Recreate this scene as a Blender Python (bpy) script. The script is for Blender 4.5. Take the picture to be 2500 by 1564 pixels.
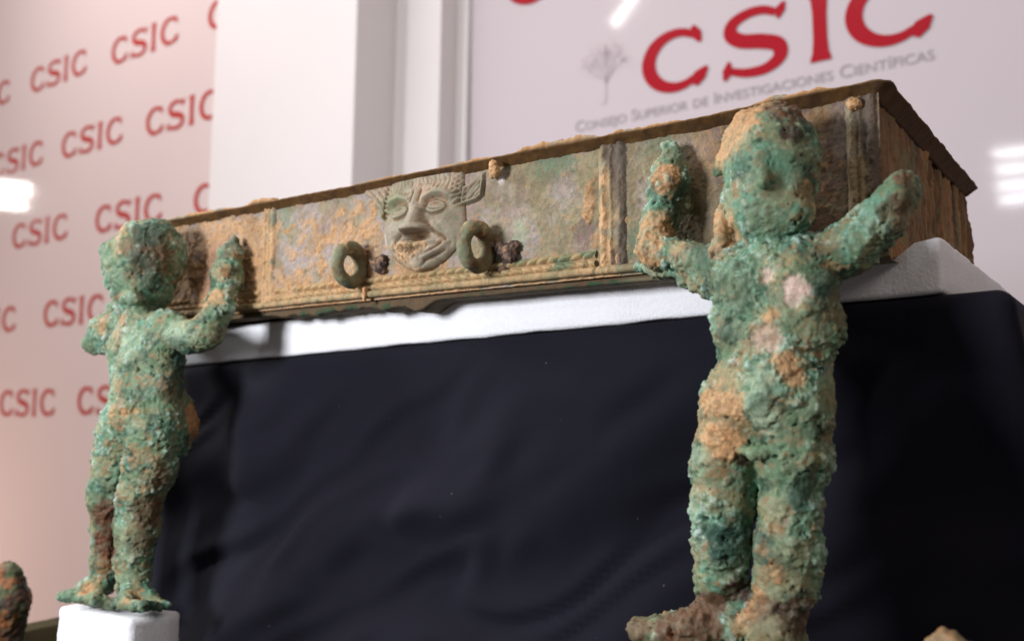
import bpy, math, random
import numpy as np
from mathutils import Vector, Matrix

# ------------------------------------------------------------------ scene, camera, light
sc = bpy.context.scene
for _o in list(bpy.data.objects):
    bpy.data.objects.remove(_o)
COL = sc.collection

CAM_LOC = Vector((0.9473, -0.6309, -0.1113))
CAM_FWD = Vector((-0.5682, 0.8162, 0.1051)).normalized()
cam_d = bpy.data.cameras.new('camera')
cam_d.sensor_width = 36.0
cam_d.lens = 36.0 * 2290.0 / 2500.0
cam_d.clip_start = 0.01
cam_d.clip_end = 100.0
cam_d.dof.use_dof = True
cam_d.dof.focus_distance = 0.72
cam_d.dof.aperture_fstop = 5.2
cam_d.dof.aperture_blades = 7
cam = bpy.data.objects.new('camera', cam_d)
COL.objects.link(cam)
cam.location = CAM_LOC
_r = CAM_FWD.cross(Vector((0, 0, 1))).normalized()
_u = _r.cross(CAM_FWD)
cam.rotation_euler = Matrix((_r, _u, -CAM_FWD)).transposed().to_euler()
sc.camera = cam

world = bpy.data.worlds.new('World')
sc.world = world
world.use_nodes = True
wbg = world.node_tree.nodes['Background']
wbg.inputs[0].default_value = (1.0, 0.90, 0.87, 1)
wbg.inputs[1].default_value = 0.11

sc.view_settings.view_transform = 'Standard'
sc.view_settings.look = 'None'
sc.view_settings.exposure = 0.0
sc.view_settings.gamma = 1.0
sc.render.engine = 'CYCLES'
sc.cycles.max_bounces = 8
sc.cycles.use_denoising = True


def area(name, loc, target, sx, sy, power, color=(1, 1, 1), roll=0.0, spread=math.pi):
    l = bpy.data.lights.new(name, 'AREA')
    l.shape = 'RECTANGLE'
    l.size, l.size_y, l.energy, l.color = sx, sy, power, color
    l.spread = spread
    o = bpy.data.objects.new(name, l)
    COL.objects.link(o)
    o.location = loc
    q = (Vector(target) - Vector(loc)).to_track_quat('-Z', 'Y')
    o.rotation_euler = (q.to_matrix() @ Matrix.Rotation(roll, 3, 'Z')).to_euler()
    return o


# key: a cool display lamp in front of the tray; weaker lamp on the left; ceiling light; added fills and wall washes
area('display_lamp', (0.08, -1.15, 0.15), (0.40, 0.0, -0.03), 0.26, 0.26, 20, (0.94, 0.97, 1.0))
area('side_display_lamp', (-1.25, -0.60, 0.70), (0.40, 0.0, -0.05), 0.20, 0.20, 17, (0.92, 0.96, 1.0))
area('ceiling_panel_lamp', (0.1, -0.5, 1.9), (0.3, 0.1, 0.0), 0.7, 0.5, 9, (1.0, 0.93, 0.86))
area('right_warm_fill', (2.2, -0.7, 0.9), (0.7, 0.1, 0.0), 0.6, 0.6, 7.0, (1.0, 0.87, 0.75))  # added warm fill that lifts the tray's dark right end
area('wall_wash_fill', (-1.9, -0.1, 2.3), (-1.5, 1.3, -0.1), 1.6, 0.5, 45, (1.0, 0.915, 0.90))  # added wash, only there to brighten the left wall and pillar
area('wall_wash_fill', (0.9, 0.2, 2.1), (0.7, 1.3, 0.4), 1.2, 0.4, 7, (1.0, 0.92, 0.95))  # weaker added wash to brighten the right wall panel
area('low_warm_fill', (-3.4, 0.1, -0.9), (-2.9, 1.3, -0.3), 0.4, 0.2, 13, (1.0, 0.72, 0.58))  # added low fill for the warm glow on the lower left panel
# luminaires far behind the camera whose mirror images show in the glossy wall panels
area('ceiling_tube_lamp', (-6.437, -0.438, 1.700), (-2.94, 1.3, 0.85), 0.30, 0.11, 2.6, (1.0, 0.96, 0.90))
area('ceiling_tube_lamp', (-6.459, -0.439, 1.585), (-2.95, 1.3, 0.79), 0.26, 0.09, 2.2, (1.0, 0.96, 0.90))
area('ceiling_tube_lamp', (-1.74, -1.93, 2.53), (-0.06, 1.3, 0.88), 0.30, 0.042, 1.3, (1.0, 0.97, 0.92), roll=math.radians(52))
for _k, (_x, _y, _z) in enumerate(((0.339, -2.555, 1.372), (0.342, -2.57, 1.282), (0.346, -2.584, 1.191), (0.351, -2.595, 1.111))):
    area('louvre_lamp', (_x, _y, _z), (0.747, 1.3, 0.34), 0.22, 0.045, 0.8, (0.95, 0.97, 1.0))

# ------------------------------------------------------------------ helpers


def lin(r, g, b):
    def f(c):
        c /= 255.0
        return c / 12.92 if c <= 0.04045 else ((c + 0.055) / 1.055) ** 2.4
    return np.array([f(r), f(g), f(b)])


_rng = np.random.RandomState(7)
PERM = np.concatenate([_rng.permutation(256)] * 3).astype(np.int64)
GRAD = _rng.normal(size=(256, 3))
GRAD /= np.linalg.norm(GRAD, axis=1)[:, None]
RND = _rng.rand(256, 3)


PERM32 = PERM.astype(np.int32)
GX, GY, GZ = (np.ascontiguousarray(GRAD[:, i]).astype(np.float32) for i in range(3))


def perlin(P):
    x, y, z = (P[:, i] for i in range(3))
    xi, yi, zi = np.floor(x), np.floor(y), np.floor(z)
    x, y, z = (x - xi).astype(np.float32), (y - yi).astype(np.float32), (z - zi).astype(np.float32)
    xi, yi, zi = xi.astype(np.int32) & 255, yi.astype(np.int32) & 255, zi.astype(np.int32) & 255
    u, v, w = (t * t * t * (t * (t * 6 - 15) + 10) for t in (x, y, z))
    out = np.zeros(len(x), dtype=np.float32)
    for dx in (0, 1):
        hx = PERM32[xi + dx]
        wx = u if dx else 1 - u
        for dy in (0, 1):
            hy = PERM32[hx + yi + dy]
            wxy = wx * (v if dy else 1 - v)
            for dz in (0, 1):
                h = PERM32[hy + zi + dz]
                out += (GX[h] * (x - dx) + GY[h] * (y - dy) + GZ[h] * (z - dz)) * wxy * (w if dz else 1 - w)
    return out * 1.5


def fbm(P, scale, octv=4, seed=0.0, gain=0.55):
    """noise of feature size `scale` metres, about -1..1"""
    Q = P / scale + np.array([seed * 13.7 + 31.3, seed * 7.1 + 47.7, seed * 3.3 + 11.9])
    a, s, t = 1.0, 0.0, 0.0
    for _ in range(octv):
        s = s + a * perlin(Q)
        t += a
        a *= gain
        Q = Q * 2.03 + 5.17
    return s / t * 1.6


def worley(P, scale, seed=0.0):
    Q = P / scale + seed * 17.31 + 100.0
    Pi = np.floor(Q).astype(np.int64)
    f = Q - Pi
    best = np.full(len(P), 9.0)
    cid = np.zeros(len(P), dtype=np.int64)
    for dx in (-1, 0, 1):
        for dy in (-1, 0, 1):
            for dz in (-1, 0, 1):
                h = PERM[PERM[PERM[(Pi[:, 0] + dx) & 255] + ((Pi[:, 1] + dy) & 255)] + ((Pi[:, 2] + dz) & 255)]
                r = RND[h]
                d = (dx + r[:, 0] - f[:, 0]) ** 2 + (dy + r[:, 1] - f[:, 1]) ** 2 + (dz + r[:, 2] - f[:, 2]) ** 2
                m = d < best
                best = np.where(m, d, best)
                cid = np.where(m, h, cid)
    return np.sqrt(best), cid / 255.0


def sst(a, b, x):
    t = np.clip((x - a) / (b - a), 0, 1)
    return t * t * (3 - 2 * t)


def mix(a, b, t):
    t = np.asarray(t)[..., None]
    return a * (1 - t) + b * t


def mesh_from(name, V, F, mat=None, smooth=True, col=None):
    V = np.asarray(V, dtype=np.float32)
    F = np.asarray(F, dtype=np.int32)
    me = bpy.data.meshes.new(name)
    n, k = F.shape
    me.vertices.add(len(V))
    me.vertices.foreach_set('co', V.ravel())
    me.loops.add(n * k)
    me.loops.foreach_set('vertex_index', F.ravel())
    me.polygons.add(n)
    me.polygons.foreach_set('loop_start', np.arange(0, n * k, k, dtype=np.int32))
    if col is not None:
        at = me.color_attributes.new('Col', 'FLOAT_COLOR', 'POINT')
        c4 = np.ones((len(V), 4), dtype=np.float32)
        c4[:, :3] = np.clip(col, 0, 1)
        at.data.foreach_set('color', c4.ravel())
    me.update(calc_edges=True)
    me.validate()
    me.polygons.foreach_set('use_smooth', np.full(len(me.polygons), smooth))
    if mat:
        me.materials.append(mat)
    return me


def obj(name, me, parent=None, loc=None):
    o = bpy.data.objects.new(name, me)
    COL.objects.link(o)
    if loc is not None:
        o.location = loc
    if parent is not None:
        o.parent = parent
    return o


def tag(o, label=None, cat=None, group=None, kind=None):
    if label:
        o['label'] = label
    if cat:
        o['category'] = cat
    if group:
        o['group'] = group
    if kind:
        o['kind'] = kind
    return o


def empty(name, loc=(0, 0, 0)):
    o = bpy.data.objects.new(name, None)
    COL.objects.link(o)
    o.location = loc
    o.empty_display_size = 0.02
    return o


def grid_faces(nu, nv, closed_u=False):
    i = np.arange(nu if closed_u else nu - 1)
    j = np.arange(nv - 1)
    I, J = np.meshgrid(i, j, indexing='ij')
    I2 = (I + 1) % nu
    a = I * nv + J
    b = I2 * nv + J
    return np.stack([a, b, b + 1, a + 1], -1).reshape(-1, 4)


def normals(V, F):
    n = np.cross(V[F[:, 2]] - V[F[:, 0]], V[F[:, 3 % F.shape[1]]] - V[F[:, 1]])
    N = np.zeros_like(V)
    for k in range(F.shape[1]):
        np.add.at(N, F[:, k], n)
    return N / (np.linalg.norm(N, axis=1)[:, None] + 1e-20)


def box_mesh(name, x0, x1, y0, y1, z0, z1, mat, bev=0.0):
    import bmesh
    bm = bmesh.new()
    bmesh.ops.create_cube(bm, size=1.0)
    for v in bm.verts:
        v.co = Vector((x0 + (v.co.x + .5) * (x1 - x0), y0 + (v.co.y + .5) * (y1 - y0), z0 + (v.co.z + .5) * (z1 - z0)))
    if bev:
        bmesh.ops.bevel(bm, geom=list(bm.edges), offset=bev, segments=3, affect='EDGES', profile=0.5)
    me = bpy.data.meshes.new(name)
    bm.to_mesh(me)
    bm.free()
    me.materials.append(mat)
    return me


# signed distance field of a chain figure, and its surface (surface nets)


def sdf_chains(chains, h, pad=0.012, k=0.008, ks=None):
    pts = np.array([q for c in chains for q in c])
    lo = (pts[:, :3] - pts[:, 3:4]).min(0) - pad
    hi = (pts[:, :3] + pts[:, 3:4]).max(0) + pad
    n = np.ceil((hi - lo) / h).astype(int) + 1
    D = np.full(n, 0.04, dtype=np.float32)
    ax = [lo[i] + h * np.arange(n[i]) for i in range(3)]
    for ci, c in enumerate(chains):
        segs = [(c[0], c[0])] if len(c) == 1 else list(zip(c[:-1], c[1:]))
        for a, b in segs:
            a, b = np.array(a), np.array(b)
            R = max(a[3], b[3]) + 0.02
            l = np.clip(np.floor((np.minimum(a, b)[:3] - R - lo) / h).astype(int), 0, n - 1)
            u = np.clip(np.ceil((np.maximum(a, b)[:3] + R - lo) / h).astype(int) + 1, 1, n)
            X = ax[0][l[0]:u[0], None, None]
            Y = ax[1][None, l[1]:u[1], None]
            Z = ax[2][None, None, l[2]:u[2]]
            ab = b[:3] - a[:3]
            L = ab @ ab
            if L > 0:
                t = np.clip(((X - a[0]) * ab[0] + (Y - a[1]) * ab[1] + (Z - a[2]) * ab[2]) / L, 0, 1)
            else:
                t = np.zeros((1, 1, 1))
            d = np.sqrt((X - a[0] - t * ab[0]) ** 2 + (Y - a[1] - t * ab[1]) ** 2 + (Z - a[2] - t * ab[2]) ** 2) - (a[3] + (b[3] - a[3]) * t)
            s = D[l[0]:u[0], l[1]:u[1], l[2]:u[2]]
            kk = min(ks[ci] if ks else k, 0.9 * min(a[3], b[3]) + 0.001)
            hh = np.maximum(kk - np.abs(s - d), 0) / kk
            D[l[0]:u[0], l[1]:u[1], l[2]:u[2]] = np.minimum(s, d) - hh * hh * kk * 0.25
    return D, lo


def surface_nets(D, lo, h):
    s = D < 0
    n = D.shape
    cnt = np.zeros((n[0] - 1, n[1] - 1, n[2] - 1), dtype=np.int8)
    for dx in (0, 1):
        for dy in (0, 1):
            for dz in (0, 1):
                cnt += s[dx:n[0] - 1 + dx, dy:n[1] - 1 + dy, dz:n[2] - 1 + dz]
    act = (cnt > 0) & (cnt < 8)
    idx = np.full(act.shape, -1, dtype=np.int64)
    C = np.argwhere(act)
    idx[act] = np.arange(len(C))
    acc = np.zeros((len(C), 3))
    num = np.zeros(len(C))
    corners = [(a, b, c) for a in (0, 1) for b in (0, 1) for c in (0, 1)]
    for p in corners:
        for axis in range(3):
            if p[axis] == 0:
                q = list(p)
                q[axis] = 1
                va = D[C[:, 0] + p[0], C[:, 1] + p[1], C[:, 2] + p[2]]
                vb = D[C[:, 0] + q[0], C[:, 1] + q[1], C[:, 2] + q[2]]
                m = (va < 0) != (vb < 0)
                t = np.where(m, va / np.where(m, va - vb, 1), 0)
                pos = np.tile(np.array(p, float), (len(C), 1))
                pos[:, axis] += t
                acc += np.where(m[:, None], pos, 0)
                num += m
    V = lo + h * (C + acc / num[:, None])
    faces = []
    for axis in range(3):
        u, v = (axis + 1) % 3, (axis + 2) % 3
        sl0 = [slice(None)] * 3
        sl1 = [slice(None)] * 3
        sl0[axis] = slice(0, n[axis] - 1)
        sl1[axis] = slice(1, n[axis])
        a, b = s[tuple(sl0)], s[tuple(sl1)]
        E = np.argwhere(a != b)
        ok = (E[:, u] > 0) & (E[:, v] > 0) & (E[:, u] < n[u] - 1) & (E[:, v] < n[v] - 1)
        E = E[ok]
        inside = a[E[:, 0], E[:, 1], E[:, 2]]

        def cell(du, dv):
            Q = E.copy()
            Q[:, u] += du
            Q[:, v] += dv
            return idx[Q[:, 0], Q[:, 1], Q[:, 2]]
        q = np.stack([cell(-1, -1), cell(0, -1), cell(0, 0), cell(-1, 0)], 1)
        q[~inside] = q[~inside][:, ::-1]
        faces.append(q)
    return V, np.concatenate(faces)


# ------------------------------------------------------------------ materials


def new_mat(name):
    m = bpy.data.materials.new(name)
    m.use_nodes = True
    nt = m.node_tree
    return m, nt, nt.nodes['Principled BSDF']


def node(nt, t, **kw):
    n = nt.nodes.new(t)
    for k, v in kw.items():
        setattr(n, k, v)
    return n


def bump_chain(nt, bsdf, scales):
    tc = node(nt, 'ShaderNodeTexCoord')
    prev = None
    for sc_, st, dist in scales:
        nz = node(nt, 'ShaderNodeTexNoise')
        nz.inputs['Scale'].default_value = sc_
        nz.inputs['Detail'].default_value = 4
        nt.links.new(tc.outputs['Object'], nz.inputs['Vector'])
        b = node(nt, 'ShaderNodeBump')
        b.inputs['Strength'].default_value = st
        b.inputs['Distance'].default_value = dist
        nt.links.new(nz.outputs['Fac'], b.inputs['Height'])
        if prev:
            nt.links.new(prev.outputs['Normal'], b.inputs['Normal'])
        prev = b
    nt.links.new(prev.outputs['Normal'], bsdf.inputs['Normal'])
    return tc


def attr_mat(name, rough=0.85, spec=0.25, bumps=((900, 0.4, 0.0005), (2600, 0.25, 0.0003)), grain=0.22, gscale=1300):
    m, nt, b = new_mat(name)
    b.inputs['Roughness'].default_value = rough
    b.inputs['Specular IOR Level'].default_value = spec
    tc = bump_chain(nt, b, bumps)
    at = node(nt, 'ShaderNodeAttribute', attribute_name='Col')
    nz = node(nt, 'ShaderNodeTexNoise')
    nz.inputs['Scale'].default_value = gscale
    nz.inputs['Detail'].default_value = 3
    nt.links.new(tc.outputs['Object'], nz.inputs['Vector'])
    mr = node(nt, 'ShaderNodeMapRange')
    mr.inputs['From Min'].default_value = 0.3
    mr.inputs['From Max'].default_value = 0.7
    mr.inputs['To Min'].default_value = 1 - grain
    mr.inputs['To Max'].default_value = 1 + grain
    nt.links.new(nz.outputs['Fac'], mr.inputs['Value'])
    mx = node(nt, 'ShaderNodeVectorMath', operation='SCALE')
    nt.links.new(at.outputs['Color'], mx.inputs[0])
    nt.links.new(mr.outputs['Result'], mx.inputs['Scale'])
    nt.links.new(mx.outputs['Vector'], b.inputs['Base Color'])
    return m


def plain_mat(name, col, rough=0.6, spec=0.5, bumps=None, var=0.0, vscale=3.0):
    m, nt, b = new_mat(name)
    b.inputs['Base Color'].default_value = (*col, 1)
    b.inputs['Roughness'].default_value = rough
    b.inputs['Specular IOR Level'].default_value = spec
    tc = bump_chain(nt, b, bumps) if bumps else None
    if var:
        tc = tc or node(nt, 'ShaderNodeTexCoord')
        nz = node(nt, 'ShaderNodeTexNoise')
        nz.inputs['Scale'].default_value = vscale
        nt.links.new(tc.outputs['Object'], nz.inputs['Vector'])
        cr = node(nt, 'ShaderNodeMix', data_type='RGBA')
        cr.inputs[6].default_value = (*[c * (1 - var) for c in col], 1)
        cr.inputs[7].default_value = (*[min(1, c * (1 + var)) for c in col], 1)
        nt.links.new(nz.outputs['Fac'], cr.inputs[0])
        nt.links.new(cr.outputs[2], b.inputs['Base Color'])
    return m


M_CRUST = attr_mat('corroded_bronze_crust', 0.66, 0.35)
M_PANEL = attr_mat('bronze_and_soil', 0.82, 0.25, bumps=((1100, 0.45, 0.0005), (3000, 0.3, 0.0003)))
M_MASK = attr_mat('grey_bronze_patina', 0.65, 0.3, bumps=((1500, 0.25, 0.0003), (4000, 0.2, 0.0002)), grain=0.18)
M_FOAM = plain_mat('white_foam', (0.80, 0.79, 0.83), 0.75, 0.3, bumps=((420, 0.55, 0.0012), (1500, 0.4, 0.0006)), var=0.05, vscale=260)
M_FOAM.node_tree.nodes['Principled BSDF'].inputs['Subsurface Weight'].default_value = 0.25
M_FOAM.node_tree.nodes['Principled BSDF'].inputs['Subsurface Radius'].default_value = (0.006, 0.006, 0.006)
M_CLOTH = plain_mat('black_navy_cloth', (0.0072, 0.0067, 0.0125), 0.9, 0.15, bumps=((700, 0.25, 0.0006), (5000, 0.3, 0.0002)), var=0.12, vscale=500)
_b = M_CLOTH.node_tree.nodes['Principled BSDF']
_b.inputs['Sheen Weight'].default_value = 0.03
_b.inputs['Sheen Roughness'].default_value = 0.5
_b.inputs['Sheen Tint'].default_value = (0.7, 0.65, 0.9, 1)
_nt = M_CLOTH.node_tree
_tc = node(_nt, 'ShaderNodeTexCoord')
_vo = node(_nt, 'ShaderNodeTexVoronoi')
_vo.inputs['Scale'].default_value = 38
_nt.links.new(_tc.outputs['Object'], _vo.inputs['Vector'])
_mr = node(_nt, 'ShaderNodeMapRange')
for _k, _v in (('From Min', 0.020), ('From Max', 0.045), ('To Min', 1.0), ('To Max', 0.0)):
    _mr.inputs[_k].default_value = _v
_nt.links.new(_vo.outputs['Distance'], _mr.inputs['Value'])
_mx = node(_nt, 'ShaderNodeMix', data_type='RGBA')
_old = _b.inputs['Base Color'].links[0].from_socket
_nt.links.new(_old, _mx.inputs[6])
_mx.inputs[7].default_value = (0.05, 0.045, 0.05, 1)
_nt.links.new(_mr.outputs['Result'], _mx.inputs[0])
_nt.links.new(_mx.outputs[2], _b.inputs['Base Color'])
M_WALL = plain_mat('white_wall_paint', (0.79, 0.74, 0.735), 0.6, 0.3, var=0.02, vscale=6)
M_BOARD = plain_mat('glossy_white_panel', (0.64, 0.568, 0.60), 0.06, 0.5, var=0.02, vscale=2)
M_BOARD_WARM = plain_mat('glossy_warm_white_panel', (0.77, 0.645, 0.635), 0.06, 0.5, var=0.02, vscale=2)
M_RED = plain_mat('red_print', (0.42, 0.016, 0.028), 0.12, 0.5)
M_RED2 = plain_mat('faded_red_print', (0.52, 0.060, 0.052), 0.12, 0.5)
M_GREY = plain_mat('grey_print', (0.40, 0.36, 0.385), 0.12, 0.5)
M_GREYF = plain_mat('faint_grey_print', (0.630, 0.559, 0.591), 0.12, 0.5)
M_TABLE = plain_mat('dark_table_top', (0.05, 0.045, 0.05), 0.5, 0.4, var=0.1, vscale=20)

# ------------------------------------------------------------------ the setting
WY = 1.3


def lean(o, deg=1.1, px=-0.8, pz=0.75):
    """the uprights stand a touch out of plumb with the level of the display"""
    R = Matrix.Rotation(math.radians(deg), 4, 'Y')
    T = Matrix.Translation((px, 0, pz))
    o.matrix_world = T @ R @ T.inverted()
    return o


tag(obj('wall', box_mesh('wall', -6.0, 3.0, WY + 0.02, WY + 0.2, -2.2, 2.6, M_WALL)), kind='structure')
lean(tag(obj('pillar', box_mesh('pillar', -1.3177, -0.7351, 1.0714, WY + 0.015, -2.2, 2.6, M_WALL, 0.004)), kind='structure'))
lean(tag(obj('wall_trim', box_mesh('wall_trim', -0.7340, -0.5720, 1.2187, WY + 0.016, -2.2, 2.6, M_WALL, 0.003)), kind='structure'))
lean(tag(obj('wall_trim', box_mesh('wall_trim', -0.5710, -0.5341, 1.285, WY + 0.017, -2.2, 2.6, M_WALL, 0.003)), kind='structure'))
tag(obj('table', box_mesh('table', -0.42, 1.3, -0.30, 0.46, -0.58, -0.52, M_TABLE, 0.004)), kind='structure')

board_l = obj('printed_wall_panel', box_mesh('printed_wall_panel', -5.0, -1.30, WY, WY + 0.018, -2.0, 2.4, M_BOARD_WARM))
tag(board_l, 'glossy warm white wall panel covered with small repeated red lettering', 'wall panel')
board_r = obj('logo_wall_panel', box_mesh('logo_wall_panel', -0.530, 2.4, WY, WY + 0.018, -2.0, 2.4, M_BOARD))
tag(board_r, 'glossy white wall panel with one large red four-letter logo', 'wall panel')


# flared letters: strokes along a centre line with a width that varies
def stroke(pts, widths, name, mat, y, ox, oz, sx, sz, parent):
    pts = np.array(pts, float)
    n = 48
    s = np.concatenate([[0], np.cumsum(np.linalg.norm(np.diff(pts, axis=0), axis=1))])
    s /= s[-1]
    # Catmull-Rom resample
    t = np.linspace(0, 1, n)
    P = np.zeros((n, 2))
    W = np.interp(t, np.linspace(0, 1, len(widths)), widths)
    k = np.clip(np.searchsorted(s, t, side='right') - 1, 0, len(pts) - 2)
    for i in range(n):
        a = k[i]
        u = (t[i] - s[a]) / (s[a + 1] - s[a])
        p0, p1, p2, p3 = pts[max(a - 1, 0)], pts[a], pts[a + 1], pts[min(a + 2, len(pts) - 1)]
        P[i] = 0.5 * ((2 * p1) + (-p0 + p2) * u + (2 * p0 - 5 * p1 + 4 * p2 - p3) * u * u + (-p0 + 3 * p1 - 3 * p2 + p3) * u ** 3)
    T = np.gradient(P, axis=0)
    T /= np.linalg.norm(T, axis=1)[:, None] + 1e-9
    N = np.stack([-T[:, 1], T[:, 0]], 1)
    L, R = P + N * W[:, None] / 2, P - N * W[:, None] / 2
    V = []
    for p in np.stack([L, R], 1).reshape(-1, 2):
        V.append((ox + p[0] * sx, y, oz + p[1] * sz))
    F = [(2 * i, 2 * i + 1, 2 * i + 3, 2 * i + 2) for i in range(n - 1)]
    return V, F


def arc(cx, cz, rx, rz, a0, a1, n=14):
    return [(cx + rx * math.cos(math.radians(a0 + (a1 - a0) * i / (n - 1))), cz + rz * math.sin(math.radians(a0 + (a1 - a0) * i / (n - 1)))) for i in range(n)]


# unit letters, height 1
def letter(ch, bold):
    w = bold
    if ch == 'C':
        return [(arc(0.56, 0.5, 0.50 - w / 2, 0.5 - w / 2.4, 52, 308), [w * .55, w * .75, w, w * 1.05, w, w * .8, w * .55]),
                ([(0.80, 0.97), (0.86, 0.80), (0.90, 0.70)], [w * .25, w * .8, w * .15]),
                ([(0.99, 0.30), (0.88, 0.18), (0.80, 0.06)], [w * .15, w * 1.0, w * .6])], 1.06
    if ch == 'S':
        return [([(0.74, 0.86), (0.58, 0.94), (0.36, 0.94), (0.16, 0.84), (0.13, 0.68), (0.28, 0.55), (0.55, 0.48), (0.76, 0.38), (0.78, 0.20), (0.60, 0.07), (0.34, 0.06), (0.12, 0.13)],
                 [w * .55, w * .7, w * .8, w * .95, w * 1.1, w * 1.15, w * 1.1, w * .95, w * .8, w * .7, w * .55]),
                ([(0.86, 0.99), (0.80, 0.88), (0.77, 0.76)], [w * .15, w * .75, w * .12]),
                ([(0.03, 0.01), (0.07, 0.12), (0.10, 0.28)], [w * .2, w * .75, w * .12])], 0.95
    return [([(0.18, 0.0), (0.18, 0.08), (0.18, 0.2), (0.18, 0.8), (0.18, 0.92), (0.18, 1.0)],
             [w * 1.55, w * 1.15, w, w, w, w * 1.15, w * 1.55])], 0.40


def word(text, name, mat, y, x0, z0, width, height, bold, parent, positions=None):
    Vs, Fs = [], []
    adv = []
    x = 0
    for ch in text:
        st, w = letter(ch, bold)
        adv.append(x)
        x += w + 0.10
    tot = x - 0.10
    for i, ch in enumerate(text):
        st, w = letter(ch, bold)
        for q, (pts, ws) in enumerate(st):
            if positions:
                ox, sx = positions[i]
            else:
                sx = width / tot
                ox = x0 + adv[i] * sx
            V, F = stroke(pts, ws, name, mat, y - 0.0004 * (q + 1), ox, z0, sx, height, parent)
            b = len(Vs)
            Vs += V
            Fs += [tuple(k + b for k in f) for f in F]
    return obj(name, mesh_from(name, Vs, Fs, mat, smooth=False), parent)


YB = WY - 0.002
for cx, cz in ((-3.17, 1.265), (-2.596, 1.265), (-2.023, 1.255), (-1.454, 1.25), (-2.88, 0.952), (-2.336, 0.948), (-1.786, 0.94), (-3.25, 0.63), (-2.673, 0.628), (-2.078, 0.624), (-1.496, 0.62),
               (-3.02, 0.292), (-2.404, 0.294), (-1.80, 0.292), (-3.26, -0.045), (-2.699, -0.046), (-2.140, -0.042),
               (-3.75, 1.265), (-4.33, 1.265), (-3.43, 0.952), (-4.0, 0.952), (-3.83, 0.63), (-4.4, 0.63), (-3.62, 0.292), (-4.2, 0.292), (-3.84, -0.045), (-4.4, -0.045),
               (-1.63, -0.04)):
    word('CSIC', 'lettering', M_RED2, YB, cx - 0.21, cz - 0.052, 0.42, 0.105, 0.17, board_l)
word('CSIC', 'logo_lettering', M_RED, YB, 0, 0.636, 0, 0.152, 0.19, board_r,
     positions=[(-0.032, 0.175), (0.176, 0.168), (0.366, 0.155), (0.436, 0.178)])
word('C', 'logo_lettering', M_RED, YB, 0, 0.952, 0, 0.152, 0.19, board_r, positions=[(-0.43, 0.178)])

# grey subtitle in small capitals
fc = bpy.data.curves.new('subtitle', 'FONT')
fc.body = 'Consejo Superior de Investigaciones Científicas'
fc.small_caps_scale = 0.78
for i_, ch_ in enumerate(fc.body):
    fc.body_format[i_].use_small_caps = True
fc.size = 0.036
fo = bpy.data.objects.new('subtitle', fc)
COL.objects.link(fo)
bpy.context.view_layer.update()
sm = bpy.data.meshes.new_from_object(fo.evaluated_get(bpy.context.evaluated_depsgraph_get()))
bpy.data.objects.remove(fo)
xs = [v.co.x for v in sm.vertices]
k_ = 0.818 / (max(xs) - min(xs))
for v in sm.vertices:
    v.co = Vector((-0.205 + (v.co.x - min(xs)) * k_, YB, 0.5905 + v.co.y * 1.05))
sm.materials.clear()
sm.materials.append(M_GREY)
obj('subtitle_lettering', sm, board_r)

# faint grey tree emblem: a trunk, boughs and dots of foliage
Vs, Fs = [], []


def addstroke(pts, ws, y):
    V, F = stroke(pts, ws, '', None, y, 0, 0, 1, 1, None)
    b = len(Vs)
    Vs.extend(V)
    Fs.extend([tuple(k + b for k in f) for f in F])


addstroke([(-0.128, 0.648), (-0.122, 0.70), (-0.120, 0.75), (-0.121, 0.80)], [0.018, 0.007, 0.005, 0.003], YB)
rr = random.Random(4)
for i in range(9):
    a = math.radians(25 + i * 16.5)
    addstroke([(-0.121, 0.70 + 0.006 * (i % 3)), (-0.121 + 0.03 * math.cos(a), 0.715 + 0.03 * math.sin(a)), (-0.121 + 0.062 * math.cos(a), 0.72 + 0.072 * math.sin(a))], [0.004, 0.003, 0.001], YB - 0.0005 * (i + 1))
for i in range(46):
    a = rr.uniform(0.3, 2.85)
    q = rr.uniform(0.6, 1.05)
    x, z = -0.121 + 0.068 * q * math.cos(a), 0.715 + 0.085 * q * math.sin(a)
    addstroke([(x - .004, z), (x, z + .0015), (x + .004, z)], [0.0015, 0.0055, 0.0015], YB - 0.0003 * i - 0.006)
obj('tree_emblem', mesh_from('tree_emblem', Vs, Fs, M_GREYF, smooth=False), board_r)

# ------------------------------------------------------------------ plinth under a black cloth, foam
PA, PB = np.array([-0.030, 0.030]), np.array([0.872, 0.030])
PU = (PB - PA) / np.linalg.norm(PB - PA)
PV = np.array([-PU[1], PU[0]])
PL = np.linalg.norm(PB - PA)
ZT = -0.0515
TILT = 0.0275        # the plinth top rises a little to the right


def plinth_path(step=0.006, rad=0.012, depth=0.42):
    """plan outline: left side (back to front), front, right side, with rounded corners"""
    P, N = [], []

    def seg(a, b, n):
        L = np.linalg.norm(np.subtract(b, a))
        m = max(2, int(L / step))
        for i in range(m):
            P.append(np.array(a) + (np.array(b) - np.array(a)) * i / m)
            N.append(np.array(n))

    def cor(c, a0, a1):
        for i in range(8):
            a = math.radians(a0 + (a1 - a0) * i / 8)
            n = np.array([math.cos(a), math.sin(a)])
            P.append(np.array(c) + rad * n)
            N.append(n)
    seg((0, depth), (0, rad), (-1, 0))
    cor((rad, rad), 180, 270)
    seg((rad, 0), (PL - rad, 0), (0, -1))
    cor((PL - rad, rad), 270, 360)
    seg((PL, rad), (PL, depth), (1, 0))
    return np.array(P), np.array(N)


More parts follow.
